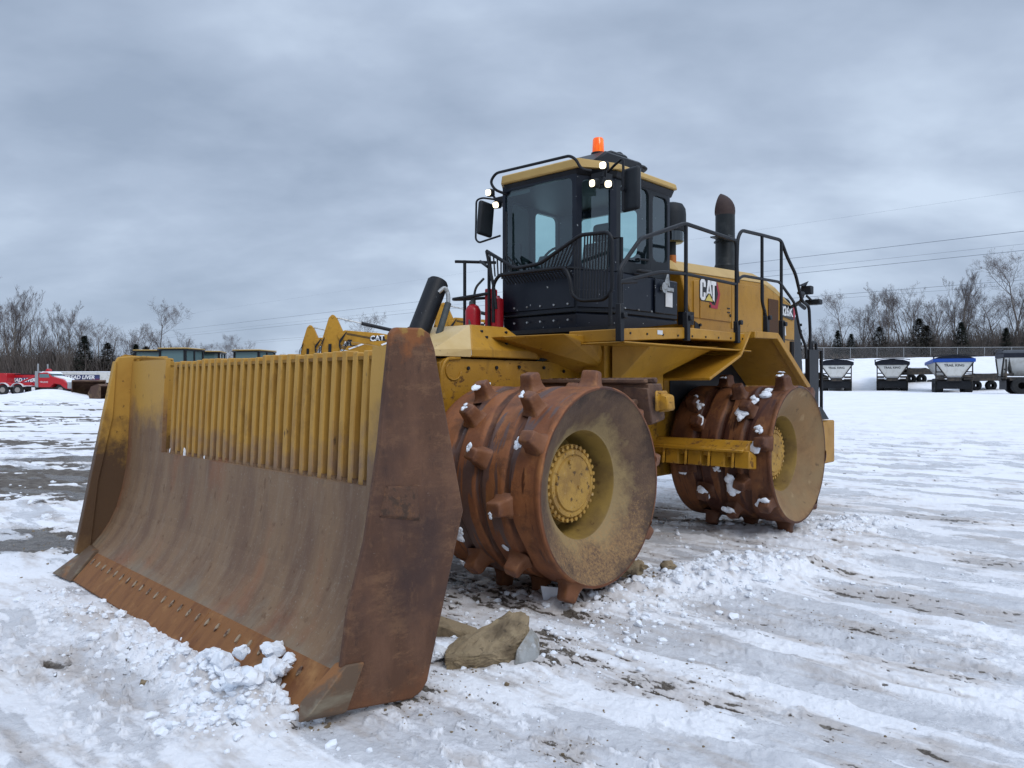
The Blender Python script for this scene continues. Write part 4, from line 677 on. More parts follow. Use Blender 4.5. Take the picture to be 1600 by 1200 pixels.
f.v += []; ws['rear_window'] = wallframe(f, None, P6[3], P6[4], 2.80, 3.78, .40, .34, .30, .14)
ws['far_side_window'] = wallframe(f, None, P6[4], (-.787, 2.26), 2.80, 3.78, .06, .05, .12, .08)
ws['far_door_window'] = wallframe(f, None, (-.787, 2.259), P6[5], 2.80, 3.78, .05, .07, .12, .06)
ws['far_corner_window'] = wallframe(f, None, P6[5], P6[0], 2.80, 3.78, .06, .05, .02, .06, .05)
f.build('cab_frame', 'navy', cab, smooth=25); dr = MB(); dr.v = f2.v; dr.f = f2.f; dr.build('door_frame', 'grey', cab, smooth=25); f3.build('side_frame', 'grey', cab, smooth=25)
for k, g in ws.items(): g.build(k if k != 'far_door_window' else 'dark_door_panel', 'glass' if k != 'far_door_window' else 'seat', cab, smooth=0)  # added solid panel keeps the far door window dark
# lower glazing notch of the corner and the panel work on the front
g = MB(); g.box(-.44, .54, 1.404, 1.418, 2.42, 2.79); g.hull([(.56, 1.41, 2.42), (.77, 1.78, 2.42), (.56, 1.41, 2.60), (.77, 1.78, 2.60), (.575, 1.405, 2.42), (.785, 1.77, 2.42), (.575, 1.405, 2.60), (.785, 1.77, 2.60)]); g.build('front_panel', 'navy', cab, bev=.008, smooth=0)
g = MB(); g.tube([(-.54, 1.50, 2.33), (-.44, 1.40, 2.375), (.52, 1.40, 2.385), (.79, 1.79, 2.385)], .012, 6); g.build('trim_line', 'grey', cab)
g = MB(); g.box(.785, .80, 1.85, 2.40, 2.42, 2.78); g.box(.803, .815, 2.46, 2.92, 2.42, 2.79); g.box(.79, .82, 2.05, 2.33, 2.79, 2.805); g.build('door_panel', 'navy', cab, bev=.02, smooth=0)
g = MB(); g.tube([(.80, 2.28, 2.96), (.84, 2.28, 2.96), (.84, 2.10, 2.95), (.80, 2.10, 2.95)], .012, 8); g.tube([(.815, 2.10, 2.83), (.85, 2.12, 2.83), (.85, 2.32, 2.84), (.81, 2.34, 2.84)], .018, 8, fillet=.02); g.build('door_handle', 'black', cab)
# badge and tag on the cab side
g = MB(); g.lathe([(0, .001), (.02, .045), (.03, .06), (.028, .03), (.015, .001)], (.82, 2.60, 2.70), 'x', 16); g.hull([(.822, 2.63, 2.74), (.822, 2.75, 2.72), (.835, 2.69, 2.90), (.84, 2.69, 2.74)]); g.box(.822, .84, 2.55, 2.80, 2.67, 2.71); g.build('side_bracket', 'metal', cab)
g = MB(); g.box(.818, .824, 2.66, 2.80, 2.50, 2.66); g.build('warning_sticker', 'white', cab)
roof = MB(); RP = [(-.43, 1.37), (.60, 1.37), (.85, 1.73), (.85, 2.87), (-.85, 2.87), (-.72, 1.73)]
roof.hull([(x, y, 3.80) for x, y in RP] + [(x * .985, 2.2 + (y - 2.2) * .985, 3.865 + .03 * (abs(x) < .7)) for x, y in RP] + [(x * .7, 2.2 + (y - 2.2) * .7, 3.92) for x, y in RP]); rf = roof.build('cab_roof', 'roofyel', cab, bev=.012, smooth=0)
g = MB(); g.hull([(x * .97, 2.2 + (y - 2.2) * .97, 3.798) for x, y in RP] + [(x * .93, 2.2 + (y - 2.2) * .93, 3.74) for x, y in RP] + [(.79, 2.84, 3.72), (-.79, 2.84, 3.72)]); g.build('roof_lining', 'black', cab, bev=.01, smooth=0)
g = MB(); g.tube([(-.40, 1.44, 3.70), (-.47, 1.32, 3.74), (-.52, 1.30, 3.83), (-.44, 1.30, 3.91), (.56, 1.30, 3.90), (.62, 1.32, 3.86), (.66, 1.36, 3.76), (.74, 1.42, 3.74)], .015, 10, fillet=.05); g.build('roof_rail', 'black', cab)
g = MB(); g.hull([(x, y, z) for x in (.05, .62) for y, z in ((1.6, 3.90), (2.6, 3.92), (1.85, 4.06), (2.5, 4.08))]); g.hull([(x, y, z) for x in (.15, .5) for y, z in ((2.0, 4.05), (2.5, 4.05), (2.1, 4.15), (2.4, 4.16))])
g.cyl((.38, 2.75, 3.98), .045, .10, 'z', 12); g.cyl((.38, 2.75, 4.07), .13, .05, 'z', 24); g.cyl((.40, 2.38, 4.14), .05, .06, 'z', 12); g.hull([(.70, 2.2, 3.88), (.72, 2.2, 4.0), (.70, 2.5, 3.88), (.72, 2.28, 3.98), (.66, 2.3, 3.9)]); g.build('roof_unit', 'black', cab, bev=.02)
g = MB(); g.cyl((.42, 1.97, 4.05), .075, .05, 'z', 24); bc = g.build('beacon', 'black', cab)
g = MB(); g.lathe([(0, .064), (.14, .058), (.155, .05), (.16, .001)], (.42, 1.97, 4.10), 'z', 24); g.build('beacon_lens', 'amber', bc, smooth=40)
def lamp(p, ax_, sz=.041):
    p = Vector(p); q = Vector(ax_).to_track_quat('Y', 'Z').to_matrix().to_4x4(); q.translation = p
    g = MB(); g.box(-sz, sz, -.05, .03, -sz, sz, q); lo = g.build('work_lamp', 'grey', cab, bev=.015); g = MB(); s2 = sz * .80; g.add([q @ Vector((s2 * math.copysign(abs(math.cos(a)) ** .7, math.cos(a)), yy, s2 * math.copysign(abs(math.sin(a)) ** .7, math.sin(a)))) for yy in (.029, .037) for a in np.linspace(0, 6.283, 21)[:-1]], [tuple(range(20, 40))] + [(k, (k + 1) % 20, 20 + (k + 1) % 20, 20 + k) for k in range(20)]); g.build('lamp_lens', 'lens', lo)
for p, a in (((.93, 1.36, 3.745), (.25, -1, -.12)), ((.84, 1.33, 3.585), (-.15, -1, -.12)), ((.98, 1.37, 3.56), (.45, -1, -.15)), ((-.64, 1.42, 3.755), (.15, -1, -.1)), ((-.545, 1.43, 3.61), (.35, -1, -.25))): lamp(p, a)
g = MB(); g.tube([(.66, 1.55, 3.74), (.90, 1.42, 3.66), (.90, 1.38, 3.58), (.84, 1.36, 3.58)], .016, 6); g.tube([(.90, 1.42, 3.66), (.93, 1.38, 3.74)], .016, 6); g.tube([(.90, 1.42, 3.60), (.98, 1.40, 3.57)], .016, 6); g.tube([(-.48, 1.55, 3.70), (-.58, 1.45, 3.68), (-.63, 1.45, 3.74)], .016, 6); g.tube([(-.58, 1.45, 3.68), (-.55, 1.46, 3.62)], .016, 6)
g.box(.72, .86, 1.44, 1.60, 3.60, 3.72); g.box(-.60, -.46, 1.45, 1.6, 3.62, 3.70); g.build('lamp_bracket', 'black', cab)
# mirrors
g = MB(); mt = Matrix.Translation((1.165, 1.47, 3.50)) @ Matrix.Rotation(R_(-12), 4, 'Z'); g.box(-.115, .115, -.035, .03, -.205, .205, mt); mr_ = g.build('mirror', 'grey', cab, bev=.035, bseg=3); g = MB(); g.box(-.095, .095, .031, .034, -.18, .18, mt); g.build('mirror_glass', 'mirror', mr_)
g = MB(); g.tube([(.74, 1.62, 3.72), (.98, 1.46, 3.76), (1.11, 1.42, 3.80), (1.11, 1.42, 3.30)], .013, 8, fillet=.04); g.cyl((1.11, 1.40, 3.50), .022, .05, 'y', 10); g.build('mirror_arm', 'black', cab)
g = MB(); mt = Matrix.Translation((-.69, 1.40, 3.47)) @ Matrix.Rotation(R_(88), 4, 'Z') @ Matrix.Rotation(R_(6), 4, 'Y'); g.box(-.11, .11, -.03, .03, -.19, .19, mt); mr_ = g.build('mirror', 'grey', cab, bev=.035, bseg=3); g = MB(); g.box(-.09, .09, .031, .034, -.17, .17, mt); g.build('mirror_glass', 'mirror', mr_)
g = MB(); g.tube([(-.50, 1.50, 3.66), (-.70, 1.36, 3.70), (-.77, 1.34, 3.68), (-.78, 1.34, 3.25), (-.74, 1.35, 3.21), (-.50, 1.44, 3.27)], .011, 8, fillet=.05); g.cyl((-.74, 1.36, 3.47), .022, .06, 'y', 10); g.build('mirror_arm', 'black', cab)
# inside the cab
g = MB(); g.hull([(x, y, z) for x in (-.27, .27) for y, z in ((2.05, 2.78), (2.1, 2.92), (2.55, 2.90), (2.55, 2.76))]); st_ = g.build('driver_seat', 'seat', cab, bev=.04, bseg=2)
g = MB(); g.hull([(x, y, z) for x in (-.25, .25) for y, z in ((2.50, 2.88), (2.64, 2.88), (2.70, 3.30), (2.58, 3.30))]); g.hull([(x, y, z) for x in (-.14, .14) for y, z in ((2.60, 3.31), (2.70, 3.31), (2.71, 3.52), (2.62, 3.52))]); g.build('seat_back', 'seat', cab, bev=.04, bseg=2)
g = MB(); g.box(-.60, -.36, 1.9, 2.5, 2.8, 3.0); g.hull([(x, y, z) for x in (-.10, .10) for y, z in ((1.50, 2.8), (1.66, 2.8), (1.72, 3.02), (1.62, 3.02))]); g.tube([(.15 * math.cos(a), 1.74 + .07 * math.sin(a), 3.0 + .13 * math.sin(a)) for a in np.linspace(0, 6.283, 20)[:-1]], .014, 8, closed=True); g.box(-.52, -.38, 1.62, 1.66, 2.95, 3.2); g.tube([(-.50, 1.5, 2.8), (-.45, 1.64, 3.0)], .015, 6); g.tube([(.30, 2.0, 2.8), (.31, 1.95, 3.06)], .014, 6); g.tube([(.31, 1.95, 3.06), (.31, 1.94, 3.11)], .028, 8); g.build('cab_controls', 'grey', cab, bev=.008)
g = MB(); g.box(-.74, .74, 2.6, 2.77, 2.8, 2.9); g.box(-.5, .5, 1.45, 1.60, 2.8, 2.83); g.box(-.40, -.10, 1.47, 1.475, 3.68, 3.72); g.build('cab_floor_box', 'seat', cab)
g = MB(); g.tube([(-.36, 1.395, 2.83), (-.36, 1.385, 3.30)], .009, 6); g.tube([(-.30, 1.39, 2.82), (-.36, 1.38, 3.04)], .009, 6); g.tube([(-.36, 1.38, 3.02), (-.36, 1.385, 3.50)], .013, 6); g.tube([(-.34, 1.385, 3.02), (-.12, 1.385, 2.80)], .008, 6); g.build('wiper', 'black', cab)
# ---- guard rails in front of the cab
g = MB(); yb = 1.18
def bars(pt, pb, n, r=.008):
    for k in range(n):
        t = (k + .5) / n; a = Vector(pt[0]).lerp(Vector(pt[1]), t); b_ = Vector(pb[0]).lerp(Vector(pb[1]), t); g.tube([a, b_], r, 6)
g.tube([(-.44, 1.16, 3.06), (-.05, 1.18, 2.84), (.28, yb, 2.855), (.79, yb, 3.075), (1.10, yb, 3.06), (1.15, yb, 3.0), (1.15, yb, 2.52), (1.06, yb, 2.44), (.78, yb, 2.45), (.68, yb, 2.52), (.66, yb, 2.66), (.60, yb, 2.785), (-.26, 1.16, 2.79), (-.34, 1.16, 2.70), (-.34, 1.16, 2.30)], .019, 10, fillet=.05)
g.tube([(-.44, 1.16, 3.06), (-.33, 1.16, 2.65), (-.30, 1.16, 2.44)], .016, 8)
bars([(.28, yb, 2.86), (.79, yb, 3.07)], [(.28, yb, 2.78), (.62, yb, 2.78)], 9); bars([(.82, yb, 3.07), (1.13, yb, 3.06)], [(.80, yb, 2.45), (1.10, yb, 2.47)], 9); bars([(.70, yb, 3.03), (.80, yb, 3.07)], [(.70, yb, 2.52), (.78, yb, 2.46)], 3); bars([(-.42, 1.16, 3.04), (-.06, 1.18, 2.85)], [(-.38, 1.16, 2.78), (-.08, 1.16, 2.78)], 7)
for k in range(22): t = k / 21; g.tube([(-.24 + .86 * t, 1.17, 2.79), (-.24 + .86 * t, 1.28, 2.70)], .006, 5)
g.tube([(1.15, yb, 3.0), (1.17, 1.3, 3.02), (1.17, 1.3, 2.2)], .018, 8); g.tube([(.60, yb, 2.785), (.60, 1.42, 2.80)], .014, 6); g.tube([(1.13, yb, 2.2), (1.13, yb, 2.5)], .018, 8)
g.build('front_guard_rail', 'black', ROOT, smooth=50)
g = MB(); g.hull([(x, y, z) for x in (-.30, 1.12) for y, z in ((1.16, 2.16), (1.16, 2.20), (1.42, 2.20), (1.42, 2.16))]); g.build('front_walkway', 'black', ROOT)
g = MB(); g.tube([(-.55, 1.42, 2.98), (-.95, 1.22, 3.01), (-.97, 1.21, 3.01)], .017, 8); g.tube([(-.46, 1.20, 2.90), (-.62, 1.25, 2.98)], .017, 8); g.tube([(-.83, 1.22, 3.01), (-.83, 1.22, 2.22)], .018, 8); g.tube([(-.45, 1.22, 2.62), (-.95, 1.14, 2.585), (-.97, 1.3, 2.60), (-.50, 1.42, 2.60)], .018, 8, fillet=.05); g.tube([(-.46, 1.22, 3.0), (-.46, 1.22, 2.22)], .018, 8); g.build('far_handrail', 'black', ROOT, smooth=50)
# ---- extinguisher bottles and their hoses
g = MB(); g.lathe([(0, .001), (0, .085), (.24, .085), (.29, .06), (.31, .03), (.31, .001)], (-.70, 1.22, 2.21), 'z', 24); ebt = g.build('extinguisher', 'red', ROOT, smooth=40)
g = MB(); g.cyl((-.70, 1.22, 2.51), .03, .06, 'z', 12); g.tube([(-.70, 1.22, 2.55), (-.64, 1.2, 2.70), (-.52, 1.2, 2.78)], .013, 8, fillet=.05); g.tube([(-.72, 1.2, 2.55), (-.70, 1.16, 2.40), (-.64, 1.12, 2.2)], .014, 8, fillet=.05); g.cyl((-.80, 1.22, 2.42), .03, .03, 'x', 10); g.build('extinguisher_valve', 'hose', ebt)
g = MB(); g.box(-.56, -.50, 1.25, 1.40, 2.2, 2.68); g.build('red_post', 'red', ROOT, bev=.01)
g = MB(); g.lathe([(0, .001), (0, .07), (.36, .07), (.40, .001)], (-.42, 1.30, 2.20), 'z', 20); g.build('extinguisher', 'red', ROOT, smooth=40)
# ---- side handrails
g = MB(); xs = 1.40
def Pt(y, z, x=xs): return (x, y, z)
g.tube([Pt(.93, 2.18), Pt(.93, 2.66), Pt(1.27, 2.975), Pt(2.06, 3.235), Pt(3.14, 3.215), Pt(3.16, 3.16), Pt(3.16, 2.16)], .020, 10, fillet=.06); g.tube([Pt(2.08, 3.22), Pt(2.08, 2.13)], .020, 10); g.tube([Pt(.93, 2.55), Pt(1.6, 2.71), Pt(2.08, 2.74), Pt(3.15, 2.74)], .017, 8, fillet=.1)
g.tube([Pt(3.20, 2.76), Pt(3.17, 2.92), Pt(3.19, 3.24), Pt(3.28, 3.345), Pt(3.78, 3.365), Pt(4.32, 3.38), Pt(4.50, 3.20), Pt(4.75, 3.02), Pt(4.95, 2.70), Pt(5.18, 2.65), Pt(5.22, 2.30), Pt(5.20, 2.0)], .020, 10, fillet=.07)
g.tube([Pt(3.20, 2.80), Pt(3.32, 2.85), Pt(4.28, 2.875), Pt(4.72, 2.66), Pt(4.90, 2.30), Pt(5.08, 2.12), Pt(5.08, 1.98)], .017, 8, fillet=.06); g.tube([Pt(3.80, 3.36), Pt(3.80, 2.86), Pt(3.80, 2.60), Pt(3.90, 2.45), Pt(3.90, 2.22)], .019, 10, fillet=.06); g.tube([Pt(4.33, 3.37), Pt(4.33, 2.18)], .019, 10)
g.tube([Pt(.93, 2.55), Pt(1.2, 2.58)], .017, 8)
g.build('side_handrail', 'black', ROOT, smooth=50)
g = MB()
for y, z0, z1 in ((2.08, 2.08, 2.36), (3.16, 2.10, 2.34), (3.90, 2.20, 2.44), (4.33, 2.15, 2.42), (.93, 2.03, 2.36)):
    g = MB(); g.box(xs - .022, xs + .034, y - .032, y + .032, z0, z1); g.box(xs + .03, xs + .06, y - .01, y + .045, z0 + .2, z0 + .25); g.build('rail_socket', 'black', ROOT, bev=.006)
pass

g = MB(); rb = random.Random(9)
for x in np.linspace(-.44, .46, 6):
    for z in (2.46, 2.30): g.tube([(x, 1.405, z), (x, 1.392, z)], .011, 6)
for y in (1.9, 2.15, 2.4, 2.65, 2.88): g.tube([(.80, y, 2.43), (.812, y, 2.43)], .010, 6)
g.build('panel_bolts', 'metal', cab)
g = MB()
for y in np.linspace(1.1, 3.3, 9): g.cyl((1.40, y, 2.11 + (y - 1.1) * .02), .011, .008, 'x', 6)
g.build('deck_bolts', 'black', ROOT)
g = MB()
for k in range(3): g.tube([(.45 + .05 * k, 1.5 + .1 * k, 2.02), (.62, 1.62 + .12 * k, 1.80 - .03 * k), (.60, 2.1, 1.62 - .05 * k), (.64, 2.8, 1.50)], .022, 8, fillet=.1)
g.tube([(.50, .86, 1.88), (.62, 1.0, 1.95), (.60, 1.3, 1.90)], .035, 10, fillet=.1)
g.build('hydraulic_hoses', 'rubber', ROOT)
g = MB(); g.box(1.402, 1.405, 1.55, 1.64, 2.12, 2.16); g.box(.706, .7085, 5.0, 5.1, 2.16, 2.26); g.box(.50, .60, -.095, -.093, 1.90, 1.94); g.build('safety_stickers', 'white', ROOT)

for (x, z, r_) in ((-.83, 1.07, .028), (-1.14, 1.10, .010), (-.45, 1.08, .012), (-1.7, .70, .012)):
    g = MB()
    for k in range(3): vs, fs = lump(rb, r_, 1.3, 2, .3); g.add([(v[0] * .5 + x + k * .004, v[1] * .5 + blade_y(z) - .008, v[2] * 1.2 + z + k * r_ * .7) for v in vs], fs)
    g.build('snow_patch', 'snow', blade)

# ------------------------------------------------------------------ things lying in the yard
rng = random.Random(11)
def put(mb_, X, Y, dz=0): z = gz(X, Y); return (X, Y, z + dz)
def dirt_block():
    p = uvw(2.06, -1.40); z = gz(p.x, p.y)
    m = MB(); m.hull([(-.25, -.13, -.03), (-.25, .06, -.03), (-.27, -.12, .045), (-.24, .05, .06), (.02, -.15, -.03), (.05, .12, -.03), (.0, -.17, .07), (.02, .10, .15), (.22, -.10, -.03), (.24, .07, -.03), (.20, -.09, .13), (.21, .10, .225), (.13, .10, .225), (.24, .03, .20)])
    bm = bmesh.new(); vv = [bm.verts.new(v) for v in m.v]; [bm.faces.new([vv[i] for i in f]) for f in m.f]; bmesh.ops.triangulate(bm, faces=bm.faces); bmesh.ops.subdivide_edges(bm, edges=bm.edges, cuts=9, use_grid_fill=True)
    for v in bm.verts:
        n_ = mnoise(v.co * 7, 3) ; v.co += v.co.normalized() * n_ * .012 + Vector((0, 0, 1)) * mnoise(v.co * 21, 2) * .012 + v.co.normalized() * (abs(mnoise(v.co * 38, 5)) * .022 + mnoise(v.co * 90, 6) * .008)
    bm.verts.index_update(); m.v = [v.co[:] for v in bm.verts]; m.f = [[v.index for v in f.verts] for f in bm.faces]; bm.free()
    o = m.build('frozen_mud_block', 'mud', None, smooth=14, loc=(p.x, p.y, z)); o.rotation_euler = (0, 0, R_(8)); tag(o, 'wedge-shaped block of brown frozen mud lying right behind the near blade corner', 'mud block'); return o, p, z
def mnoise(v, k):
    from mathutils import noise as nz
    return nz.noise(Vector((v.x + k * 7.1, v.y, v.z)))
mbk, mp, mz = dirt_block()
m = MB(); r2 = random.Random(5)
m.hull([(.14, -.16, -.02), (.30, -.10, -.02), (.31, .02, -.02), (.16, -.13, .09), (.25, -.03, .19), (.30, .0, .12), (.2, -.17, .02)]); o = m.build('ice_slab', 'ice', None, bev=.01, smooth=0, loc=(mp.x, mp.y, mz)); tag(o, 'grey translucent ice slab frozen to the right end of the mud block', 'ice slab')
q = uvw(1.50, -1.22); m = MB(); m.hull([(-.22, -.05, -.02), (-.22, .10, -.02), (-.22, -.05, .10), (-.2, .10, .12), (.22, -.06, -.02), (.22, .06, -.02), (.20, -.05, .035), (.2, .05, .04), (.0, -.08, .075)]); o = m.build('broken_slab', 'mud', None, bev=.008, smooth=0, loc=(q.x, q.y, gz(q.x, q.y))); o.rotation_euler = (0, 0, R_(-14)); tag(o, 'flat frozen slab half hidden by the rear edge of the near blade end plate', 'frozen slab')
def chunk(name, m_, u, v, r, lab, cat, grp=None, dz=.3, sq=.75, seed=0, n=1):
    p = uvw(u, v); r_ = random.Random(seed); mb = MB()
    for k in range(n):
        vs, fs = lump(r_, r * (1 if k == 0 else r_.uniform(.35, .7)), sq, 3, .34); o_ = Vector((0, 0, 0)) if k == 0 else Vector((r_.uniform(-1, 1) * r, r_.uniform(-1, 1) * r, r_.uniform(-.2, .3) * r))
        mb.add([tuple(Vector(w) + o_) for w in vs], fs)
    mb.v = [tuple(Vector(w) * (1 + .16 * mnoise(Vector(w) * 16, seed) + .10 * mnoise(Vector(w) * 45, seed))) for w in mb.v]
    o = mb.build(name, m_, None, smooth=38, loc=(p.x, p.y, gz(p.x, p.y) + r * dz)); return tag(o, lab, cat, grp)
chunk('snow_block', 'snow', 1.48, -2.50, .085, 'flat-topped white snow block highest on the heap against the blade', 'snow block', dz=1.7, sq=.6, seed=3, n=2)
chunk('snow_block', 'snow', 1.62, -2.58, .085, 'crumbly snow block just under the highest one beside the near end plate', 'snow block', dz=.9, seed=4, n=6)
chunk('snow_block', 'snow', 1.42, -2.76, .085, 'large lumpy snow block in front of the cutting edge, left of the corner bit', 'snow block', dz=.6, seed=5, n=6)
chunk('snow_block', 'snow', 1.72, -2.76, .08, 'dirty snow block lowest on the heap beside the blade corner tip', 'snow block', dz=.6, seed=6, n=6)
chunk('snow_block', 'snow', .98, -2.60, .075, 'small snow block standing at the middle of the orange cutting edge', 'snow block', dz=.5, seed=8, n=3)
chunk('snow_block', 'snow', -.35, -2.58, .045, 'smallest lone snow block near the far end of the cutting edge', 'snow block', dz=.5, seed=9)
chunk('snow_block', 'snow', 1.84, -1.60, .08, 'snow block leaning on the back edge of the near blade end plate', 'snow block', dz=.6, seed=12, n=3)
chunk('snow_block', 'snow', 2.05, -1.33, .045, 'snow clump sitting on the left part of the mud block', 'snow block', dz=2.2, seed=13, n=4)
chunk('mud_clod', 'mud', 1.72, .62, .11, 'brown frozen clod under the rear of the front drum', 'mud clod', dz=.5, seed=21, n=4)
chunk('mud_clod', 'mud', 1.88, .95, .07, 'pale clod in the snow bank behind the front drum', 'mud clod', dz=.6, seed=22, n=2)
chunk('mud_clod', 'mud', 2.0, -1.62, .045, 'brown clod between the blade end plate and the mud block', 'mud clod', dz=.6, seed=23, n=3)
chunk('stone', 'mud', .92, -2.95, .03, 'tan stone lying alone on the ice at the lower left', 'stone', dz=.3, seed=24)
# plates of thin ice standing under the front drum
m = MB(); m.hull([(-.04, 0, 0), (.07, .02, 0), (-.06, .0, .11), (.08, .03, .09), (.02, .012, 0), (-.03, .012, .09)]); p = uvw(1.60, -.28); o = m.build('snow_shard', 'snow', None, smooth=0, loc=(p.x, p.y, gz(p.x, p.y) - .01)); tag(o, 'thin upright snow shard below the front drum tooth', 'snow shard')
# crumbs of snow and gravel nobody could count
def scatter(name, m_, spots, seed, sub=1, kind='stuff'):
    r_ = random.Random(seed); mb = MB(); it = []
    for (cu, cv_, su, sv, n, r0, r1) in spots:
        for k in range(n): p = uvw(r_.gauss(cu, su), r_.gauss(cv_, sv)); it.append((p.x, p.y, r0 * (r1 / r0) ** (r_.random() ** 2.2)))
    Z = ground_eval(np.array([a[0] for a in it]), np.array([a[1] for a in it]))[0]
    bank = {sb: [lump(r_, 1.0, .7, sb, .3) for _ in range(24)] for sb in (1, 2, 3)}; V = mb.v; F = mb.f
    for (x, y, r), z in zip(it, Z):
        vs, fs = r_.choice(bank[3 if r > .035 else (2 if r > .012 else 1)]); a = r_.uniform(0, 6.28); c, s_ = math.cos(a) * r, math.sin(a) * r; o = len(V); zz = float(z) + r * .12
        V.extend([(w[0] * c - w[1] * s_ + x, w[0] * s_ + w[1] * c + y, w[2] * r + zz) for w in vs]); F.extend([tuple(q + o for q in f) for f in fs])
    return tag(mb.build(name, m_, None, smooth=38), kind='stuff')
scatter('snow_crumbs', 'snow', [(2.10, 1.10, .28, .50, 420, .010, .060), (2.35, 1.8, .3, .5, 160, .008, .04), (1.50, -2.68, .22, .10, 420, .008, .062), (1.1, -2.70, .45, .10, 420, .006, .040), (1.62, -2.9, .14, .12, 160, .006, .04), (.2, -2.72, .8, .10, 220, .008, .045), (-1.2, -2.68, .5, .09, 80, .006, .03), (1.4, -.15, .45, .35, 160, .008, .045), (1.9, -1.2, .35, .30, 130, .006, .035), (2.3, -.35, .22, .35, 160, .006, .035), (2.4, -1.6, .5, .4, 90, .005, .018), (2.05, 4.6, .3, .5, 180, .012, .06), (1.0, 3.0, .8, .5, 120, .01, .05), (3.2, 2.4, .9, .7, 160, .006, .03), (.4, -3.0, .9, .35, 110, .005, .02)], 1)
scatter('gravel_crumbs', 'mud', [(2.0, -2.05, .22, .20, 220, .004, .013), (2.02, -2.6, .08, .08, 60, .004, .014), (1.95, -1.45, .2, .15, 60, .006, .022), (3.1, -1.0, .8, .25, 150, .003, .010), (3.7, .75, .5, .3, 110, .003, .011), (1.6, -.95, .25, .2, 90, .004, .014), (2.4, -.5, .3, .5, 80, .003, .010), (3.1, -2.0, .18, .12, 50, .003, .010), (1.8, .6, .2, .2, 50, .006, .02), (-3.6, -1.9, 1.0, .8, 160, .005, .02)], 2)
scatter('snow_bits', 'snow', [(-7.5, -.5, 1.2, 1.2, 50, .015, .07), (-5.5, -1.0, 1.2, .8, 40, .012, .05)], 3)

# ------------------------------------------------------------------ machines parked behind the blade
def wheel_machine():
    r = empty('wheel_loader', 'x', 'loader')
    b = MB(); b.box(-3.0, 1.2, -.9, .9, .9, 2.0); b.hull([(x, y, z) for y in (-.75, .75) for x, z in ((.9, 1.0), (3.2, 1.0), (3.2, 1.95), (.9, 2.3))]); b.build('body', 'yel', r, bev=.05)
    for x in (-1.9, 1.9):
        for y in (-1.05, 1.05):
            w = MB(); w.lathe([(-.28, .3), (-.28, .72), (-.2, .80), (.2, .80), (.28, .72), (.28, .3)], (x, y, .80), 'y', 28); wo = w.build('wheel', 'rubber', r); w = MB(); w.cyl((x, y + (.22 if y > 0 else -.28), .80), .36, .06, 'y', 20); w.build('rim', 'yel', wo)
    c = MB()
    for x in (-.85, .85):
        for y in (-.75, .75): c.box(x - .06, x + .06, y - .06, y + .06, 2.0, 3.32)
    c.box(-.05, .05, -.80, -.72, 2.0, 3.32); c.box(-.9, .9, -.8, .8, 1.95, 2.25); co = c.build('cab', 'black', r)
    g = MB(); g.box(-.83, -.07, -.76, -.74, 2.25, 3.3); g.box(.07, .83, -.76, -.74, 2.25, 3.3); g.box(-.83, .83, .74, .76, 2.25, 3.3); g.box(-.87, -.85, -.7, .7, 2.25, 3.3); g.box(.85, .87, -.7, .7, 2.25, 3.3); g.build('cab_glass', 'dglass', co)
    g = MB(); g.hull([(x, y, z) for x in (-1.0, .98) for y in (-.86, .86) for z in (3.36, 3.43)]); g.build('cab_roof', 'roofyel', r, bev=.03); g = MB(); g.box(-1.0, .95, -.85, .85, 3.28, 3.34); g.build('roof_lining', 'black', r)
    return r
w0 = wheel_machine(); grp = 'machines parked behind the blade with only their cabs showing'
labs = ['yellow wheel machine parked behind the blade, its glass cab leftmost above the grille', 'wheel machine behind the blade with the tallest dark roof, second cab from the left', 'wheel machine behind the blade with the pale yellow roof, third cab from the left', 'wheel machine behind the middle of the blade, cab apart from the other three']
for i, (px, d, rz, zo) in enumerate(((241, 46, 95, .0), (284, 44, 80, .05), (326, 47, 100, -.02), (398, 45, 78, .02))):
    o = w0 if i == 0 else copy_tree(w0); p = polar(px, d); g_ = gz(p.x, p.y); o.location = (p.x, p.y, g_ + zo - .07); o.rotation_euler = (0, 0, R_(rz)); o['label'] = labs[i]; o['group'] = grp
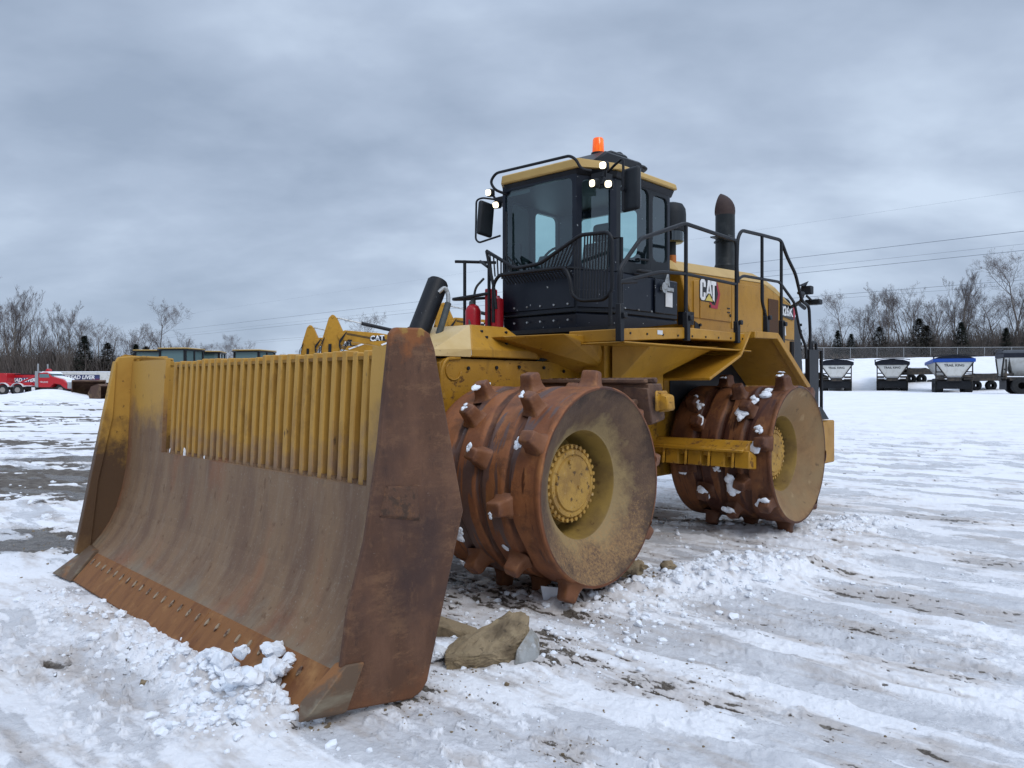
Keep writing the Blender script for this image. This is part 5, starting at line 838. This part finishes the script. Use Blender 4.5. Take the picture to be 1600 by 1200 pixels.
def excavator():
    r = empty('excavator', 'x', 'excavator')          # boom points to -x
    b = MB(); b.hull([(x, y, z) for y in (-1.3, 1.3) for x, z in ((-1.2, 1.1), (2.6, 1.1), (2.7, 2.3), (-.2, 2.3), (-1.2, 1.6))]); b.build('house', 'yel', r, bev=.06)
    for y in (-1.2, 1.2):
        t = MB(); t.hull([(x, y + s, z) for s in (-.3, .3) for x, z in ((-2.0, .3), (-1.8, .02), (1.8, .02), (2.0, .3), (1.9, .8), (-1.9, .8))]); t.build('track', 'frame', r, bev=.05)
    t = MB(); t.cyl((0, 0, .7), .7, .4, 'z', 24); t.build('slew_ring', 'frame', r)
    c = MB(); c.box(-1.2, -.1, -1.25, -.3, 1.6, 2.9); c.build('cab', 'black', r, bev=.05)
    bp = [(-.6, 1.6), (-.8, 2.2), (-1.7, 3.05), (-2.9, 3.38), (-4.6, 3.62), (-6.1, 3.74), (-6.3, 3.6), (-6.25, 3.28), (-4.6, 3.02), (-3.0, 2.72), (-1.8, 2.1), (-.9, 1.5)]
    bm_ = MB(); bm_.prism(bp, 'y', -.22, .22); bo = bm_.build('boom', 'yel', r, bev=.03)
    s = MB(); s.prism([(-6.56, 4.42), (-6.62, 4.46), (-6.70, 4.44), (-6.82, 4.30), (-7.12, 3.3), (-7.25, 1.9), (-7.0, .9), (-6.75, .9), (-6.5, 2.4), (-6.12, 3.25), (-6.14, 3.6), (-6.44, 4.28)], 'y', -.16, .16); s.cyl((-6.25, -.25, 3.46), .17, .5, 'y', 16); s.cyl((-6.64, -.2, 4.34), .07, .4, 'y', 12); so = s.build('stick', 'yel', r, bev=.03)
    h = MB(); h.tube([(-6.62, 0, 4.36), (-5.3, 0, 4.06)], .035, 8); h.build('cylinder_rod', 'metal', so)
    h = MB(); h.tube([(-5.35, 0, 4.07), (-3.3, 0, 3.62)], .085, 12); h.box(-3.5, -3.2, -.1, .1, 3.45, 3.65); h.build('stick_cylinder', 'black', bo); h = MB(); h.tube([(-6.75, -.2, 3.1), (-6.8, -.2, 1.2)], .07, 10); h.build('bucket_cylinder', 'black', so)
    h = MB()
    for k in range(4): h.tube([(-6.0 - .03 * k, -.25, 3.66 - k * .06), (-6.36, -.33, 3.2 - .06 * k), (-6.2, -.30, 2.95 - .08 * k), (-5.9 + .05 * k, -.27, 3.3)], .018, 6, fillet=.15)
    for k in range(2): h.tube([(-7.0, -.2, 3.4), (-7.15 - .1 * k, -.25, 2.9), (-7.1, -.22, 2.3)], .018, 6, fillet=.2); h.tube([(-6.0, -.23, 3.60 - .05 * k), (-5.0, -.23, 3.42 - .05 * k), (-3.9, -.23, 3.26 - .05 * k)], .014, 5)
    h.build('boom_hoses', 'black', bo)
    k = MB(); k.prism([(-7.0, .95), (-6.6, .9), (-6.0, .5), (-6.2, .05), (-7.0, .1), (-7.3, .4)], 'y', -.55, .55); k.build('bucket', 'frame', r, bev=.03)
    l = MB(); l.prism([(-4.95, 3.24), (-4.25, 3.28), (-4.3, 3.50), (-4.92, 3.46)], 'y', -.232, -.226); l.build('boom_badge_backing', 'ltblack', bo); 
    Mt = Matrix(((.95, .0, 0, -4.62), (0, 0, -1, -.235), (.06, 1, 0, 3.37), (0, 0, 0, 1)))
    text_mesh('CAT', 'boom_lettering', 'ltwhite', bo, .34, Mt, .004, .012)
    l = MB(); l.prism([(-4.45, 3.10), (-3.6, 3.42), (-3.55, 3.34), (-4.4, 3.04)], 'y', -.236, -.228); l.build('boom_stripe', 'ltwhite', bo)
    return r
e0 = excavator()
for i, (px, d, ztop, rz, lab) in enumerate(((520, 36.0, 493, 6, 'yellow excavator behind the blade with its stick raised highest and lettering on the boom'), (485, 45, 509, 2, 'yellow excavator further back, its stick tip leftmost behind the grille'), (693, 37, 474, -4, 'yellow excavator seen between the lift cylinder and the red extinguisher'))):
    o = e0 if i == 0 else copy_tree(e0); z_top = 1.65 + (601 - ztop) / 1222 * d; s_ = 1.0; a = R_(rz)
    tip = Vector((-6.65 * math.cos(a), -6.65 * math.sin(a), 4.42)); p = polar(px, d); o.location = (p.x - tip.x, p.y - tip.y, z_top - 4.42); o.rotation_euler = (0, 0, a); o['label'] = lab; o['group'] = 'excavators parked in the yard'
# snow berm under the parked row
# loader bucket lying by the snow pile
bk = MB(); bk.sheet([(-.9, 1.15), (-.55, 1.25), (.35, .95), (.75, .45), (.55, .05), (-.9, .02)], 'x', -1.25, 1.25, .05)
for x in (-1.25, 1.2): bk.prism([(-.9, 1.15), (-.55, 1.25), (.35, .95), (.75, .45), (.55, .05), (-.9, .02)], 'x', x, x + .05)
p = polar(140, 66); o = bk.build('loader_bucket', 'bucket', None, bev=.02, smooth=0, loc=(p.x, p.y, gz(p.x, p.y) - .02)); o.rotation_euler = (0, 0, R_(24)); tag(o, 'brown rusty loader bucket lying in the snow left of the blade, open side facing out', 'bucket')
bk = MB(); bk.sheet([(-.9, 1.0), (-.55, 1.15), (.35, .95), (.75, .45), (.55, .05), (-.9, .02)], 'x', -.9, .9, .05)
for x in (-.9, .85): bk.prism([(-.9, 1.0), (-.55, 1.15), (.35, .95), (.75, .45), (.55, .05), (-.9, .02)], 'x', x, x + .05)
p = polar(163, 63); o = bk.build('loader_bucket', 'bucket', None, bev=.02, smooth=0, loc=(p.x, p.y, gz(p.x, p.y) - .02)); o.rotation_euler = (0, 0, R_(60)); tag(o, 'second brown bucket partly hidden by the far blade end plate', 'bucket')
# ------------------------------------------------------------------ red truck and the boxes behind it
def mk_truck():
    d = 78; g0 = gz(polar(60, d).x, d); r = empty('tow_truck', 'red roll-off truck with a white snowy roof, hood pointing right, behind the snow pile', 'truck', (polar(60, d).x, d, g0))
    k = d / 1222                                        # metres per target pixel at this distance
    def X(px): return (px - 60) * k
    def Z(py): return (619 - py) * k
    b = MB(); b.prism([(X(70), Z(607)), (X(70), Z(586)), (X(78), Z(584)), (X(84), Z(584)), (X(90), Z(590)), (X(108), Z(595)), (X(114), Z(601)), (X(114), Z(610)), (X(108), Z(607)), (X(104), Z(603)), (X(94), Z(601)), (X(88), Z(607))], 'y', -1.1, 1.1); bo = b.build('body', 'tred', r, bev=.05)
    w = MB(); w.prism([(X(72), Z(586.5)), (X(86), Z(586.5)), (X(88), Z(592)), (X(72), Z(592))], 'y', -1.115, -1.105); w.build('cab_window', 'dglass', bo)
    w = MB(); w.prism([(X(84), Z(584)), (X(90), Z(590.3)), (X(92), Z(590.3)), (X(86), Z(584))], 'y', -.95, .95); w.build('windscreen', 'dglass', bo)
    w = MB(); w.hull([(x, y, z) for y in (-1.0, 1.0) for x, z in ((X(70), Z(584)), (X(90), Z(586)), (X(85), Z(582.5)), (X(74), Z(583)))]); w.hull([(x, y, z) for y in (-.8, .8) for x, z in ((X(91), Z(590)), (X(108), Z(594.8)), (X(113), Z(600)), (X(92), Z(589.3)), (X(109), Z(593.6)))]); w.build('roof_snow', 'snow', r)
    w = MB(); w.box(X(112.5), X(116), -1.0, 1.0, Z(609), Z(599)); w.build('radiator', 'galv', r, bev=.05)
    w = MB(); w.hull([(x, y, z) for y in (-.3, .3) for x, z in ((X(72), Z(583.5)), (X(80), Z(583.5)), (X(78), Z(578)), (X(75), Z(578)))]); w.build('air_deflector', 'tred', r, bev=.05)
    w = MB(); w.box(X(64), X(69), -1.0, -.55, Z(607), Z(582)); w.box(X(64), X(69), .55, 1.0, Z(607), Z(582)); w.cyl((X(67), -.8, Z(583)), .07, .8, 'z', 10); w.cyl((X(67), .8, Z(583)), .07, .8, 'z', 10); w.build('exhaust_guard', 'galv', r)
    w = MB(); w.box(X(-25), X(112), -.45, .45, Z(611), Z(607)); w.box(X(60), X(66), -1.05, -.6, Z(613), Z(606)); w.build('chassis', 'frame', r)
    w = MB(); w.box(X(60), X(65), -1.12, -1.05, Z(613), Z(607)); w.build('white_tank', 'white', r)
    w = MB(); w.hull([(x, y, z) for y in (-.9, -.7) for x, z in ((X(0), Z(602)), (X(34), Z(600)), (X(58), Z(599)), (X(58), Z(603)), (X(20), Z(606)), (X(0), Z(606)))]); w.tube([(X(34), -.8, Z(602)), (X(62), -.8, Z(590))], .09, 8); w.tube([(X(18), -.8, Z(600)), (X(40), -.8, Z(604))], .09, 8); w.box(X(0), X(60), .6, .8, Z(606), Z(600)); w.build('lift_bed', 'tred', r, bev=.03)
    w = MB(); w.box(X(26), X(58), -.9, .9, Z(605.2), Z(604.4)); w.build('deck_snow', 'snow', r)
    for px in (15, 38, 104):
        for s in (-1, 1):
            w = MB(); w.lathe([(-.13, .2), (-.13, .47), (-.08, .52), (.08, .52), (.13, .47), (.13, .2)], (X(px), s * .95, .52), 'y', 24); wo = w.build('wheel', 'rubber', r); w = MB(); w.cyl((X(px), s * .95 - .15 if s < 0 else s * .95 + .09, .52), .26, .06, 'y', 16); w.build('rim', 'hubgrey', wo)
    for px in (15, 38):
        w = MB(); w.sheet([(X(px) + .66 * math.cos(a), .52 + .66 * math.sin(a)) for a in np.linspace(2.7, .45, 9)], 'y', -1.2, -.7, .04); w.build('mudguard', 'white', r)
    Mt = Matrix(((1, 0, 0, X(79)), (0, 0, -1, -1.12), (0, 1, 0, Z(599)), (0, 0, 0, 1))); text_mesh('TRUCKS', 'door_lettering', 'ltwhite', bo, .22, Mt, .01)
mk_truck()
def box_trailer(px0, px1, d, py0, py1, m_, lab, cat, ban, txt):
    k = d / 1222; g0 = gz(polar((px0 + px1) / 2, d).x, d); r = empty('box_trailer', lab, cat, (polar((px0 + px1) / 2, d).x, d, g0)); W = (px1 - px0) * k / 2; z1 = 1.65 + (601 - py0) * k - g0; z0 = 1.65 + (601 - py1) * k - g0
    b = MB(); b.box(-W, W, 0, 2.5, z0, z1); bo = b.build('box', m_, r, bev=.03); c = MB(); c.box(-W, W, .2, 2.3, z0 - .3, z0 - .01); c.build('chassis', 'frame', r)
    for x in (-W * .8, -W * .6, W * .6, W * .8):
        w = MB(); w.lathe([(-.15, .2), (-.15, .47), (.15, .47), (.15, .2)], (x, .2, .5), 'y', 20); w.lathe([(-.15, .2), (-.15, .47), (.15, .47), (.15, .2)], (x, 2.2, .5), 'y', 20); w.build('wheel', 'rubber', r)
    w = MB(); w.box(-W, W, .0, 2.5, z1 + .01, z1 + .10); w.build('roof_snow', 'snow' if m_ == 'twhite' else 'tarp', r)
    a, b_, ca, cb_ = ban; k2 = k; xa = (a - (px0 + px1) / 2) * k; xb = (b_ - (px0 + px1) / 2) * k; za = 1.65 + (601 - ca) * k - g0; zb = 1.65 + (601 - cb_) * k - g0
    w = MB(); w.box(xa, xb, -.04, -.01, zb, za); w.build('banner', 'banblue', bo); w = MB(); w.box(xb - .9, xb, -.06, -.045, zb + .1, za - .5); w.box(xa, xa + .9, -.06, -.045, zb + .5, za - .2); w.build('banner_stripe', 'ltred', bo)
    Mt = Matrix(((1, .2, 0, (xa + xb) / 2), (0, 0, -1, -.08), (0, 1, 0, (za + zb) / 2), (0, 0, 0, 1))); text_mesh(txt, 'banner_lettering', 'ltwhite', bo, (za - zb) * .95, Mt, .01, .02)
    return r
box_trailer(-40, 66, 84, 585.5, 602, 'tred', 'long red open box with a dark blue lettered banner, behind the red truck', 'container', (8, 60, 590, 598), 'TREAD LIVER')
box_trailer(66, 205, 92, 581.5, 598, 'twhite', 'long white box trailer with a dark blue lettered banner, right of the red truck', 'trailer', (94, 156, 585.5, 594), 'TREAD LIVER')
r_ = MB(); p = polar(3, 83); r_.box(-1.0, .6, 0, 2, 0, 0.1); k = 83 / 1222; r_ = MB(); r_.box(-1.5, .75, -.4, 2.0, 0.9, 1.65 + (601 - 583) * k - gz(p.x, p.y)); o = r_.build('red_container', 'tred', None, bev=.03, loc=(p.x, p.y, gz(p.x, p.y))); tag(o, 'plain bright red container end at the left edge behind the red truck', 'container')
# ------------------------------------------------------------------ hopper trailers on the right
def hopper(top, skirt, lettering=True, long=11.0):
    r = empty('hopper_trailer', 'x', 'trailer')
    b = MB(); W = 1.22; b.hull([(-W, 0, 2.20), (W, 0, 2.20), (-.45, 0, 1.10), (.45, 0, 1.10), (-W, .25, 2.20), (W, .25, 2.20), (-.45, .25, 1.10), (.45, .25, 1.10)]); b.hull([(-W * .98, .26, 2.20), (W * .98, .26, 2.20), (-.45, .6, 1.10), (.45, .6, 1.10), (-W * .98, long, 2.20), (W * .98, long, 2.20), (-.45, long - .6, 1.10), (.45, long - .6, 1.10)]); bo = b.build('hopper', 'twhite', r, bev=.02)
    b = MB(); b.box(-W - .12, W + .12, -.06, long + .05, 2.205, 2.47); b.build('top_rail', top, r, bev=.03)
    b = MB(); b.hull([(x, y, z) for y in (-.05, long) for x, z in ((-1.25, 2.48), (1.25, 2.48), (-.8, 2.64), (.8, 2.64), (0, 2.70))]); b.build('roll_tarp', 'tarp', r)
    b = MB(); b.tube([(-1.30, -.1, 2.45), (-1.30, -.1, 2.66)], .05, 6); b.tube([(-1.36, -.1, 2.62), (-.7, -.12, 2.72), (.7, -.12, 2.72), (1.36, -.1, 2.62)], .035, 6); b.build('tarp_bow', 'black', r)
    f = MB()
    for s in (-1, 1):
        f.tube([(s * 1.20, -.03, 2.18), (s * .46, -.03, 1.08)], .05, 6); f.tube([(s * 1.15, .1, 2.1), (s * 1.15, .1, .9)], .05, 6); f.tube([(s * 1.12, .1, 1.50), (s * .75, .1, 1.50)], .05, 6); f.box(*sorted((s * .6, s * 1.18)), 0, .5, 1.10, 1.26); f.box(*sorted((s * .60, s * 1.15)), -.05, 1.5, .95, 1.04)
    f.box(-.45, .45, -.05, .2, .85, 1.08); f.box(-1.15, 1.15, .3, long, .82, .98); f.build('sub_frame', 'frame', r, bev=.01)
    f = MB(); f.box(-1.05, 1.05, .12, .15, .28, .84); f.box(-.5, .5, -.02, .02, .80, .92); f.build('mud_flap', 'black', r)
    for y in (.9, 2.2, 3.5):
        for s in (-1, 1):
            w = MB(); w.lathe([(-.28, .2), (-.28, .47), (-.24, .52), (.24, .52), (.28, .47), (.28, .2)], (s * .93, y, .52), 'x', 24); w.build('wheel', 'rubber', r)
    if lettering:
        Mt = Matrix(((1, 0, 0, 0), (0, 0, -1, -.006), (0, 1, 0, 1.96), (0, 0, 0, 1))); text_mesh('TRAIL KING', 'lettering', 'ltblack', bo, .24, Mt, .004, .006)
    b = MB(); b.box(-.5, .5, -.03, -.01, 1.12, 1.22); b.build('lower_plate', 'galv', r)
    return r
h0 = hopper('tarp', 'tarp'); labs = ['white hopper trailer with dark rail, leftmost of the row, half hidden by the compactor', 'white hopper trailer with dark top rail, standing alone in the middle of the row', 'hopper trailer with the bright blue top rail']
def seat_on(o, px, d, pyb, rz): p = polar(px, d); zt = 1.65 - (pyb - 601) / 1222 * d; o.location = (p.x, p.y, gz(p.x, p.y) - .02); o.rotation_euler = (0, 0, R_(rz)); return zt - o.location.z
seat_on(h0, 1307, 66, 611, -22); h0['label'] = labs[0]; h1 = copy_tree(h0); seat_on(h1, 1394, 66, 612, -26); h1['label'] = labs[1]
h2 = hopper('tblue', 'twhite'); seat_on(h2, 1491, 56, 613, -25); h2['label'] = labs[2]
for h in (h0, h1, h2): h['group'] = 'hopper trailers parked in a row'
h3 = hopper('tarp', 'twhite', False); seat_on(h3, 1563, 48, 615, -112); h3['label'] = 'white trailer cut off by the right edge, showing its side and black tyres'; h3['group'] = 'hopper trailers parked in a row'
for px0, px1, d, z0, z1, lab in ((1424, 1457, 72, 1.05, 1.6, 'snow-covered dark lowboy deck between the plain white and the blue-railed trailers'), (1524, 1572, 64, 1.0, 1.55, 'long low dark deck trailer between the blue-railed trailer and the right edge'), (1262, 1290, 72, 1.0, 1.5, 'dark low deck trailer seen between the compactor and the leftmost hopper trailer')):
    k = d / 1222; W = (px1 - px0) * k / 2; p = polar((px0 + px1) / 2, d); g0 = gz(p.x, p.y); r = empty('deck_trailer', lab, 'trailer', (p.x, p.y, g0), 0, 'low deck trailers')
    b = MB(); b.prism([(-W - .3, .75), (-W - .3, 1.25), (W * .4, 1.40), (W + .3, 1.05), (W + .3, .8)], 'y', 0, 2.4); b.build('deck', 'frame', r, bev=.03); b = MB(); b.box(-W, W * .4, .1, 2.3, 1.36, 1.42); b.build('deck_snow', 'snow', r)
    for x in (-W * .5, W * .5):
        b = MB(); b.lathe([(-.2, .15), (-.2, .4), (.2, .4), (.2, .15)], (x, 1.0, .40), 'y', 18); b.build('wheel', 'rubber', r)
# chain link fence on the bank
fr = empty('chain_link_fence', 'galvanised chain link fence running along the snowy bank behind the trailers', 'fence', (0, 0, 0)); xs_ = np.arange(36, 108, 3.6); rail = []
def fy(x): return 108.5 + (x - 40) * -.05
for x in xs_:
    g = MB(); z = gz(x, fy(x)); g.cyl((x, fy(x), z - .3), .045, 2.15, 'z', 8); g.build('post', 'galv', fr); rail.append((x, fy(x), z + 1.83))
g = MB(); g.tube(rail, .035, 6); g.build('top_rail', 'galv', fr)
cl = bpy.data.materials.new('chain_link'); cl.use_nodes = True; t = cl.node_tree; n = t.nodes; n.clear(); oo = n.new('ShaderNodeOutputMaterial'); tr = n.new('ShaderNodeBsdfTransparent'); df = n.new('ShaderNodeBsdfDiffuse'); df.inputs[0].default_value = (.16, .165, .17, 1); mx = n.new('ShaderNodeMixShader'); mx.inputs[0].default_value = .22
t.links.new(tr.outputs[0], mx.inputs[1]); t.links.new(df.outputs[0], mx.inputs[2]); t.links.new(mx.outputs[0], oo.inputs[0]); g = MB()
for a, b in zip(rail, rail[1:]): g.add([(a[0], a[1], a[2] - 1.85), (b[0], b[1], b[2] - 1.85), b, a], [(0, 1, 2, 3)])
g.build('mesh_panel', cl, fr, smooth=0)
# ------------------------------------------------------------------ power lines
for i, (y16, dz_, rr_) in enumerate(((298, 0, .005), (361, 0, .020), (381, .1, .010), (391, 0, .019), (437, 0, .016), (444, 0, .010))):
    z = 1.65 + (601 - y16) / 1222 * 60; A = Vector((39.3 + 61.8, 0, z)); B = Vector((39.3 - 206, 260, z)); m = MB(); pts = []
    for t in np.linspace(0, 1, 41): p = A.lerp(B, t); pts.append((p.x + i * .0, p.y, p.z))
    m.tube(pts, rr_, 5); o = m.build('power_line', 'wire', None); tag(o, ['faintest power line, highest in the sky at the right', 'dark power line second from the top at the right edge', 'thin power line just above a darker one at the right', 'dark power line fourth from the top at the right edge', 'power line crossing in front of the bare tree crowns at the right', 'lowest thin power line through the bare tree crowns'][i], 'power line', 'power lines strung over the yard')
# ------------------------------------------------------------------ trees
def tree_mesh(seed, H, spread=.5, dens=1.0, stems=1, up=.55):
    r_ = random.Random(seed); T = MB(); C = MB()
    def branch(p, d, L, rad, lev, mb):
        n = 4 if lev < 2 else 3; pts = [p]; rs = [rad]; q = p.copy(); dd = d.copy()
        for i in range(n):
            dd = (dd + Vector((r_.gauss(0, .11), r_.gauss(0, .11), r_.gauss(0, .06) + (.07 if lev else .02)))).normalized(); q = q + dd * (L / n); pts.append(q.copy()); rs.append(max(rad * (1 - .72 * (i + 1) / n), .006))
        mb.tube(pts, rs, 6 if lev == 0 else (4 if lev == 1 else 3), cap=False)
        if lev >= 4: return
        nb = [int(12 * dens), int(9 * dens), 7, 6][lev]
        for k in range(nb):
            t = r_.uniform(.28 if lev == 0 else .18, 1.0); i = min(int(t * n), n - 1); s = t * n - i; b = pts[i].lerp(pts[i + 1], s); dr = (pts[i + 1] - pts[i]).normalized()
            az = r_.uniform(0, 6.283); o_ = dr.orthogonal().normalized(); o_.rotate(Matrix.Rotation(az, 3, dr)); nd = (dr * up + o_ * (spread + .25 * r_.random()) + Vector((0, 0, .22))).normalized()
            ll = L * (.62 - .26 * t) * r_.uniform(.75, 1.15) * (1.0 if lev else 1.05)
            branch(b, nd, ll, max(rad * (1 - .7 * t) * .55, .009), lev + 1, T if lev == 0 else C)
    for s in range(stems):
        a = r_.uniform(0, 6.28); branch(Vector((math.cos(a) * .4, math.sin(a) * .4, -.3)) * (stems > 1), Vector((math.cos(a) * .16 * (stems > 1), math.sin(a) * .16 * (stems > 1), 1)).normalized(), H * r_.uniform(.85, 1), .011 * H + .05, 0, T)
    return T, C
VAR = []
for i, (H, sp, de, stm, up, bark) in enumerate(((15, .42, .8, 1, .75, 'bark'), (15, .62, .8, 1, .5, 'bark'), (15, .40, .55, 3, .8, 'barklight'), (15, .75, .8, 1, .4, 'bark'), (15, .30, .7, 2, .95, 'barklight'))):
    T, C = tree_mesh(30 + i, H, sp, de, stm, up); t = T.build('trunk', bark, None, smooth=0); c = C.build('crown', 'twig', None, smooth=0); VAR.append((t.data, c.data, float(np.percentile([v[2] for v in C.v], 98.5)))); bpy.data.objects.remove(t); bpy.data.objects.remove(c)
def bare_tree(px, d, pytop, var, lab, grp, rz, bearing_base=None):
    p = polar(px, d); g0 = gz(p.x, p.y); H = 1.65 + (601 - pytop) / 1222 * d - g0; r = empty('bare_tree', lab, 'tree', (p.x, p.y, g0), rz, grp); s = H / VAR[var][2]
    for nm, me in zip(('trunk', 'crown'), VAR[var][:2]):
        o = bpy.data.objects.new(nm, me); COL.objects.link(o); o.parent = r; o.scale = (s * 1.0, s * 1.0, s)
    return r
def conifer_mesh(seed, H=8, wide=.24):
    r_ = random.Random(seed); C = MB(); vs = []; fs = []
    for k in range(2600):
        t = r_.random() ** .8; z = .5 + t * (H - .5); rad = wide * H * (1 - t) ** .8 * (.35 + .65 * r_.random() ** .5) * (1 + .25 * math.sin(t * 40 + r_.random())); a = r_.uniform(0, 6.283); p = Vector((math.cos(a) * rad, math.sin(a) * rad, z)); out_ = Vector((math.cos(a), math.sin(a), r_.uniform(-.5, .35))).normalized(); w = out_.cross(Vector((0, 0, 1))).normalized() * r_.uniform(.05, .13); l = out_ * r_.uniform(.25, .6)
        C.add([p - w, p + w, p + l * .9 + Vector((0, 0, r_.uniform(-.1, .1)))], [(0, 1, 2)])
    T = MB(); T.tube([(0, 0, -.3), (0, 0, H * .5), (0, 0, H * .98)], [.14, .08, .02], 6); return T, C
CV = []
for i, (wd_, m_) in enumerate(((.20, 'needle'), (.27, 'needlebrown'), (.16, 'needle'))):
    T, C = conifer_mesh(70 + i, 8, wd_); t = T.build('trunk', 'bark', None); c = C.build('crown', m_, None, smooth=0); CV.append((t.data, c.data)); bpy.data.objects.remove(t); bpy.data.objects.remove(c)
def conifer(px, d, pytop, var, lab, grp):
    p = polar(px, d); g0 = gz(p.x, p.y); H = 1.65 + (601 - pytop) / 1222 * d - g0; r = empty('evergreen_tree', lab, 'evergreen', (p.x, p.y, g0), px, grp); s = H / 8
    for nm, me in zip(('trunk', 'crown'), CV[var]): o = bpy.data.objects.new(nm, me); COL.objects.link(o); o.parent = r; o.scale = (s * 1.4, s * 1.4, s * .92)
GL, GR = 'bare trees along the left horizon', 'bare trees behind the fence on the right'
tr_ = random.Random(77)
LEFT = [(-62, 108, 372, 0, 'bare tree cut off by the left edge, only its tall outer twigs in view'), (12, 112, 452, 4, 'many-stemmed bare tree at the left edge, tallest of the left trees'), (40, 114, 458, 2, 'bare tree second from the left edge with a full rounded crown'), (66, 112, 500, 0, 'leaning bare tree over the red truck cab'), (98, 116, 478, 4, 'thin upright bare tree between the truck and the blade, narrow crown'), (128, 118, 498, 1, None), (150, 112, 490, 2, None), (172, 118, 508, 3, None), (198, 114, 505, 0, None), (243, 112, 474, 1, 'bare tree with wide spreading limbs behind the far blade end'), (222, 120, 515, 3, None), (270, 118, 520, 2, None), (300, 128, 530, 3, None), (322, 130, 535, 1, None), (355, 140, 526, 3, None), (378, 140, 524, 3, 'round-crowned bare tree standing apart beyond the grille'), (462, 170, 545, 3, 'small distant bare tree left of the excavators'), (562, 160, 488, 1, 'faint bare tree rising behind the excavator boom'), (20, 122, 470, 1, None), (80, 124, 520, 3, None)]
for i, (px, d, py, v, lab) in enumerate(LEFT): bare_tree(px, d, py, v, lab or 'ordinary grey bare tree in the left tree line, crown merging with its neighbours', GL, tr_.uniform(0, 6.28))
RIGHT = [(1322, 128, 455, 1, 'bare tree nearest the compactor in the right tree line, crown clear of its neighbours'), (1345, 132, 468, 0, None), (1388, 126, 446, 4, None), (1408, 134, 452, 1, None), (1432, 130, 443, 2, None), (1455, 136, 460, 0, None), (1493, 124, 427, 4, 'bare tree with the tallest fan-shaped crown in the middle of the right tree line'), (1500, 130, 440, 2, None), (1532, 134, 462, 1, None), (1555, 128, 455, 3, None), (1600, 118, 392, 1, 'big bare tree at the right edge, tallest of all'), (1578, 126, 440, 0, None), (1290, 140, 500, 3, None), (1368, 140, 480, 3, None), (1470, 140, 470, 3, None), (1640, 120, 400, 2, None), (1285, 150, 520, 1, None)]
for i, (px, d, py, v, lab) in enumerate(RIGHT): bare_tree(px, d, py, v, lab or 'ordinary grey bare tree in the right tree line, crown merging with its neighbours', GR, tr_.uniform(0, 6.28))
for px, d, py, v, lab in ((132, 106, 518, 0, 'dark evergreen with the pointed top left of the blade'), (168, 106, 530, 1, 'broad dark evergreen just left of the blade end plate'), (212, 108, 532, 0, 'evergreen behind the far top corner of the blade'), (228, 110, 536, 1, 'evergreen right beside the one behind the far blade corner'), (80, 110, 545, 1, 'low evergreen behind the red truck roof')): conifer(px, d, py, v, lab, 'evergreens along the left horizon')
for px, d, py, v, lab in ((1309, 110, 512, 2, 'narrow evergreen just right of the compactor rail'), (1330, 110, 518, 0, 'small evergreen second from the compactor rail'), (1374, 110, 506, 1, 'greenish evergreen behind the leftmost full trailer'), (1436, 110, 492, 1, 'large brown-green evergreen between the two middle trailers'), (1448, 111, 504, 1, 'evergreen half merged with the large brown-green one'), (1502, 110, 498, 0, 'broad evergreen above the blue-railed trailer'), (1572, 110, 508, 2, 'small pointed evergreen near the right edge'), (1608, 110, 508, 1, 'evergreen cut off by the right edge')): conifer(px, d, py, v, lab, 'evergreens behind the fence')
# the brushy wood behind, one mass
def brush(name, px0, px1, d0, d1, hfun, n, seed):
    r_ = np.random.RandomState(seed); V = []; F = []; px = r_.uniform(px0, px1, n); d = r_.uniform(d0, d1, n); X = (px - 800) / 1222 * d; Y = d; Z = ground_eval(X, Y)[0]; H = hfun(px) * r_.uniform(.35, 1.0, n)
    lean = r_.normal(0, .26, (n, 2)); base = np.stack([X, Y, Z - .2], 1); mid = base + np.stack([lean[:, 0] * H * .5, lean[:, 1] * H * .5, H * .55], 1); top = base + np.stack([lean[:, 0] * H + r_.normal(0, .35, n), lean[:, 1] * H, H], 1); w = r_.uniform(.02, .07, n)
    for k, (P_, s) in enumerate(((base, 1.0), (mid, .7), (top, .12))):
        for j in range(3): a = j * 2.094; V.append(P_ + np.stack([np.cos(a) * w * s, np.sin(a) * w * s, np.zeros(n)], 1))
    V = np.stack(V, 1).reshape(-1, 3); idx = np.arange(n)[:, None] * 9; q = []
    for lv in (0, 3):
        for j in range(3): q.append(idx + np.array([[lv + j, lv + (j + 1) % 3, lv + 3 + (j + 1) % 3, lv + 3 + j]]))
    q = np.concatenate(q); me = bpy.data.meshes.new(name); me.from_pydata(V.tolist(), [], q.tolist()); me.materials.append(M['brush']); o = bpy.data.objects.new(name, me); COL.objects.link(o); tag(o, kind='stuff')
brush('woodland_brush', 1250, 1760, 113, 150, lambda p: 4.6 + 2.6 * np.clip((p - 1300) / 300, 0, 1), 13000, 5)
brush('woodland_brush', -200, 345, 104, 140, lambda p: 7.0 - 3.8 * np.clip((p - 60) / 280, 0, 1), 13000, 6)
brush('roadside_scrub', 1300, 1640, 102, 107, lambda p: 1.3 + 0 * p, 420, 7)
